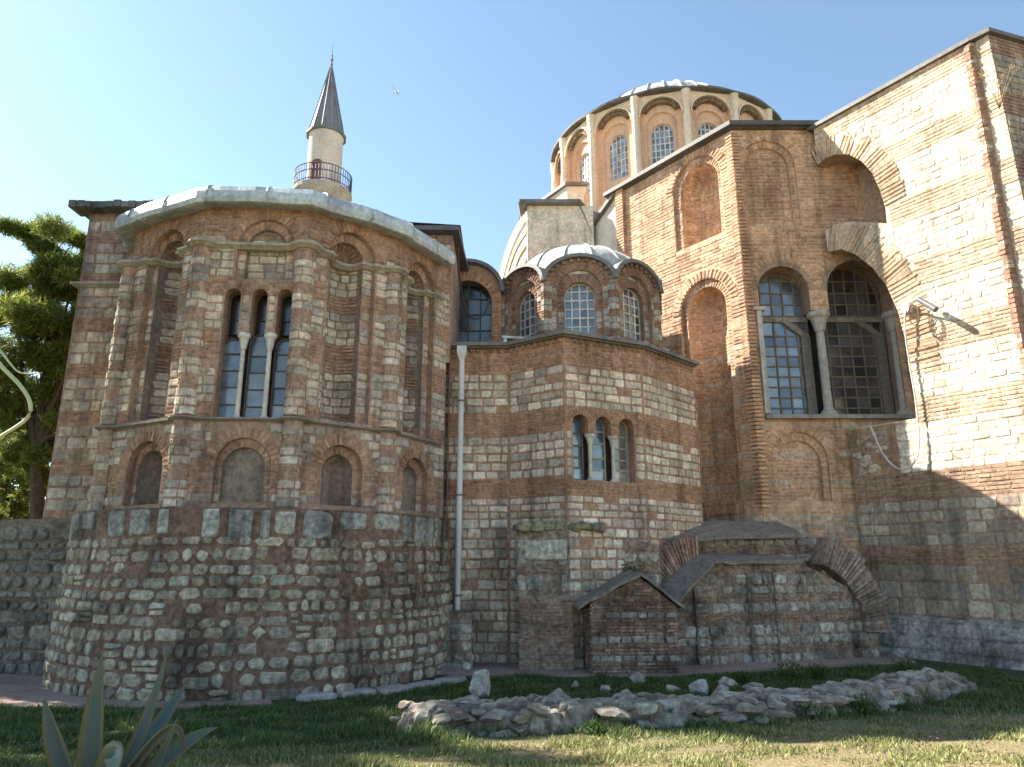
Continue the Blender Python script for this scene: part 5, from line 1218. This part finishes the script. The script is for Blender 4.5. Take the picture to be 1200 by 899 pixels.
m = MB(); leaves(m, (-7.35, 29, 17.2), (.25, .25, .5), 120, .12, [(.3, .28, .2), (.4, .36, .28)]); m.build('x', 'leaf') if False else None

def spline(pts, n=40):
    P = [Vector(p) for p in pts]; out = []
    for i in range(n + 1):
        t = i / n; k = min(int(t * (len(P) - 1)), len(P) - 2); f = t * (len(P) - 1) - k; p0, p1, p2, p3 = P[max(0, k - 1)], P[k], P[k + 1], P[min(len(P) - 1, k + 2)]
        out.append(.5 * ((2 * p1) + (p2 - p0) * f + (2 * p0 - 5 * p1 + 4 * p2 - p3) * f * f + (3 * p1 - p0 - 3 * p2 + p3) * f ** 3))
    return out
# ------------------------------------------------------------------ small fittings
sc_ = thing('security_camera', tuple(BU(2.36, 9.9, 0)), 'security camera and lamp bracket on the sunlit buttress by the big window', 'camera')
m = MB(); Wc = lambda u, z, d: BU(2.36 + u, 9.95 + z, d)
mbox(m, Wc, -.12, .12, -.1, .2, 0, .2, (.72, .7, .68)); m.build('junction_box', 'paint', sc_)
m = MB(); tube(m, [Wc(.05, .0, .1), Wc(.35, .0, .3), Wc(.6, -.05, .4)], .03, (.4, .3, .2), 6); m.build('bracket', 'iron', sc_)
m = MB(); tube(m, [Wc(.5, .12, .38), Wc(.85, -.22, .45), Wc(1.0, -.38, .48)], [.075, .085, .09], (.12, .12, .13), 10); m.build('camera_body', 'iron', sc_)
m = MB(); tube(m, spline([Wc(.02, -.05, .2), Wc(-.08, -.6, .2), Wc(-.12, -1.6, .14), Wc(-.1, -2.9, .12), Wc(-.15, -4.0, .14), Wc(-.35, -4.6, .2), Wc(-.75, -4.75, .25), Wc(-1.2, -4.3, .2), Wc(-1.45, -3.4, .3)]), .026, (.62, .6, .57), 6)
tag(m.build('cable', 'paint'), 'pale cable hanging from the security camera past the window sill', 'cable')
m = MB(); 
for k in range(3): tube(m, [Wc(.3 + .05 * math.cos(t) * 3, -.3 + .32 * math.sin(t), .3 + .03 * k) for t in [2 * PI * j / 14 for j in range(15)]], .011, (.3, .2, .14), 4)
tag(m.build('wire_coil', 'iron'), 'loose coil of thin wire under the security camera', 'wire')
m = MB(); tube(m, spline([(-1.62, 19.6, 11.7), (-1.6, 20.1, 11.0), (-1.5, 20.6, 10.35), (-1.35, 20.9, 10.0), (-1.1, 21.1, 9.95), (-.85, 21.2, 10.2), (-.7, 21.3, 10.7)]), .03, (.05, .05, .05), 6)
tag(m.build('cable', 'iron'), 'black cable looping between the chapel roof and the small dome', 'cable')
# gull
bd = thing('gull', (-7.8, 42, 33.4), 'white gull gliding high in the sky right of the minaret', 'bird')
m = MB(); bc = Vector((-7.8, 42, 33.4))
pts = [(-.32, .0), (-.25, .05), (-.1, .09), (.1, .1), (.25, .06), (.36, .02)]
tube(m, [bc + Vector((x * .6, 0, -x * .8)) * .7 for x, r in pts], [max(.01, r) * .7 for x, r in pts], (.75, .73, .7), 8)
vs = []
for s in (-1, 1):
    o = [(0, 0, .05), (.22 * s - .1, .25 * s, .42), (.3 * s - .3, .5 * s, .62), (.2 * s - .2, .5 * s, .5), (.1 * s, .2 * s, .2)]
    v_ = [tuple(bc + Vector(p) * .6) for p in o]; v_ += [(x, y, z_ - .02) for x, y, z_ in v_]; m.add(v_, [(0, 1, 4), (1, 2, 3, 4), (9, 6, 5), (9, 8, 7, 6), (0, 5, 6, 1), (1, 6, 7, 2), (2, 7, 8, 3), (3, 8, 9, 4)], (.72, .7, .68))
m.build('body', 'paint', bd)
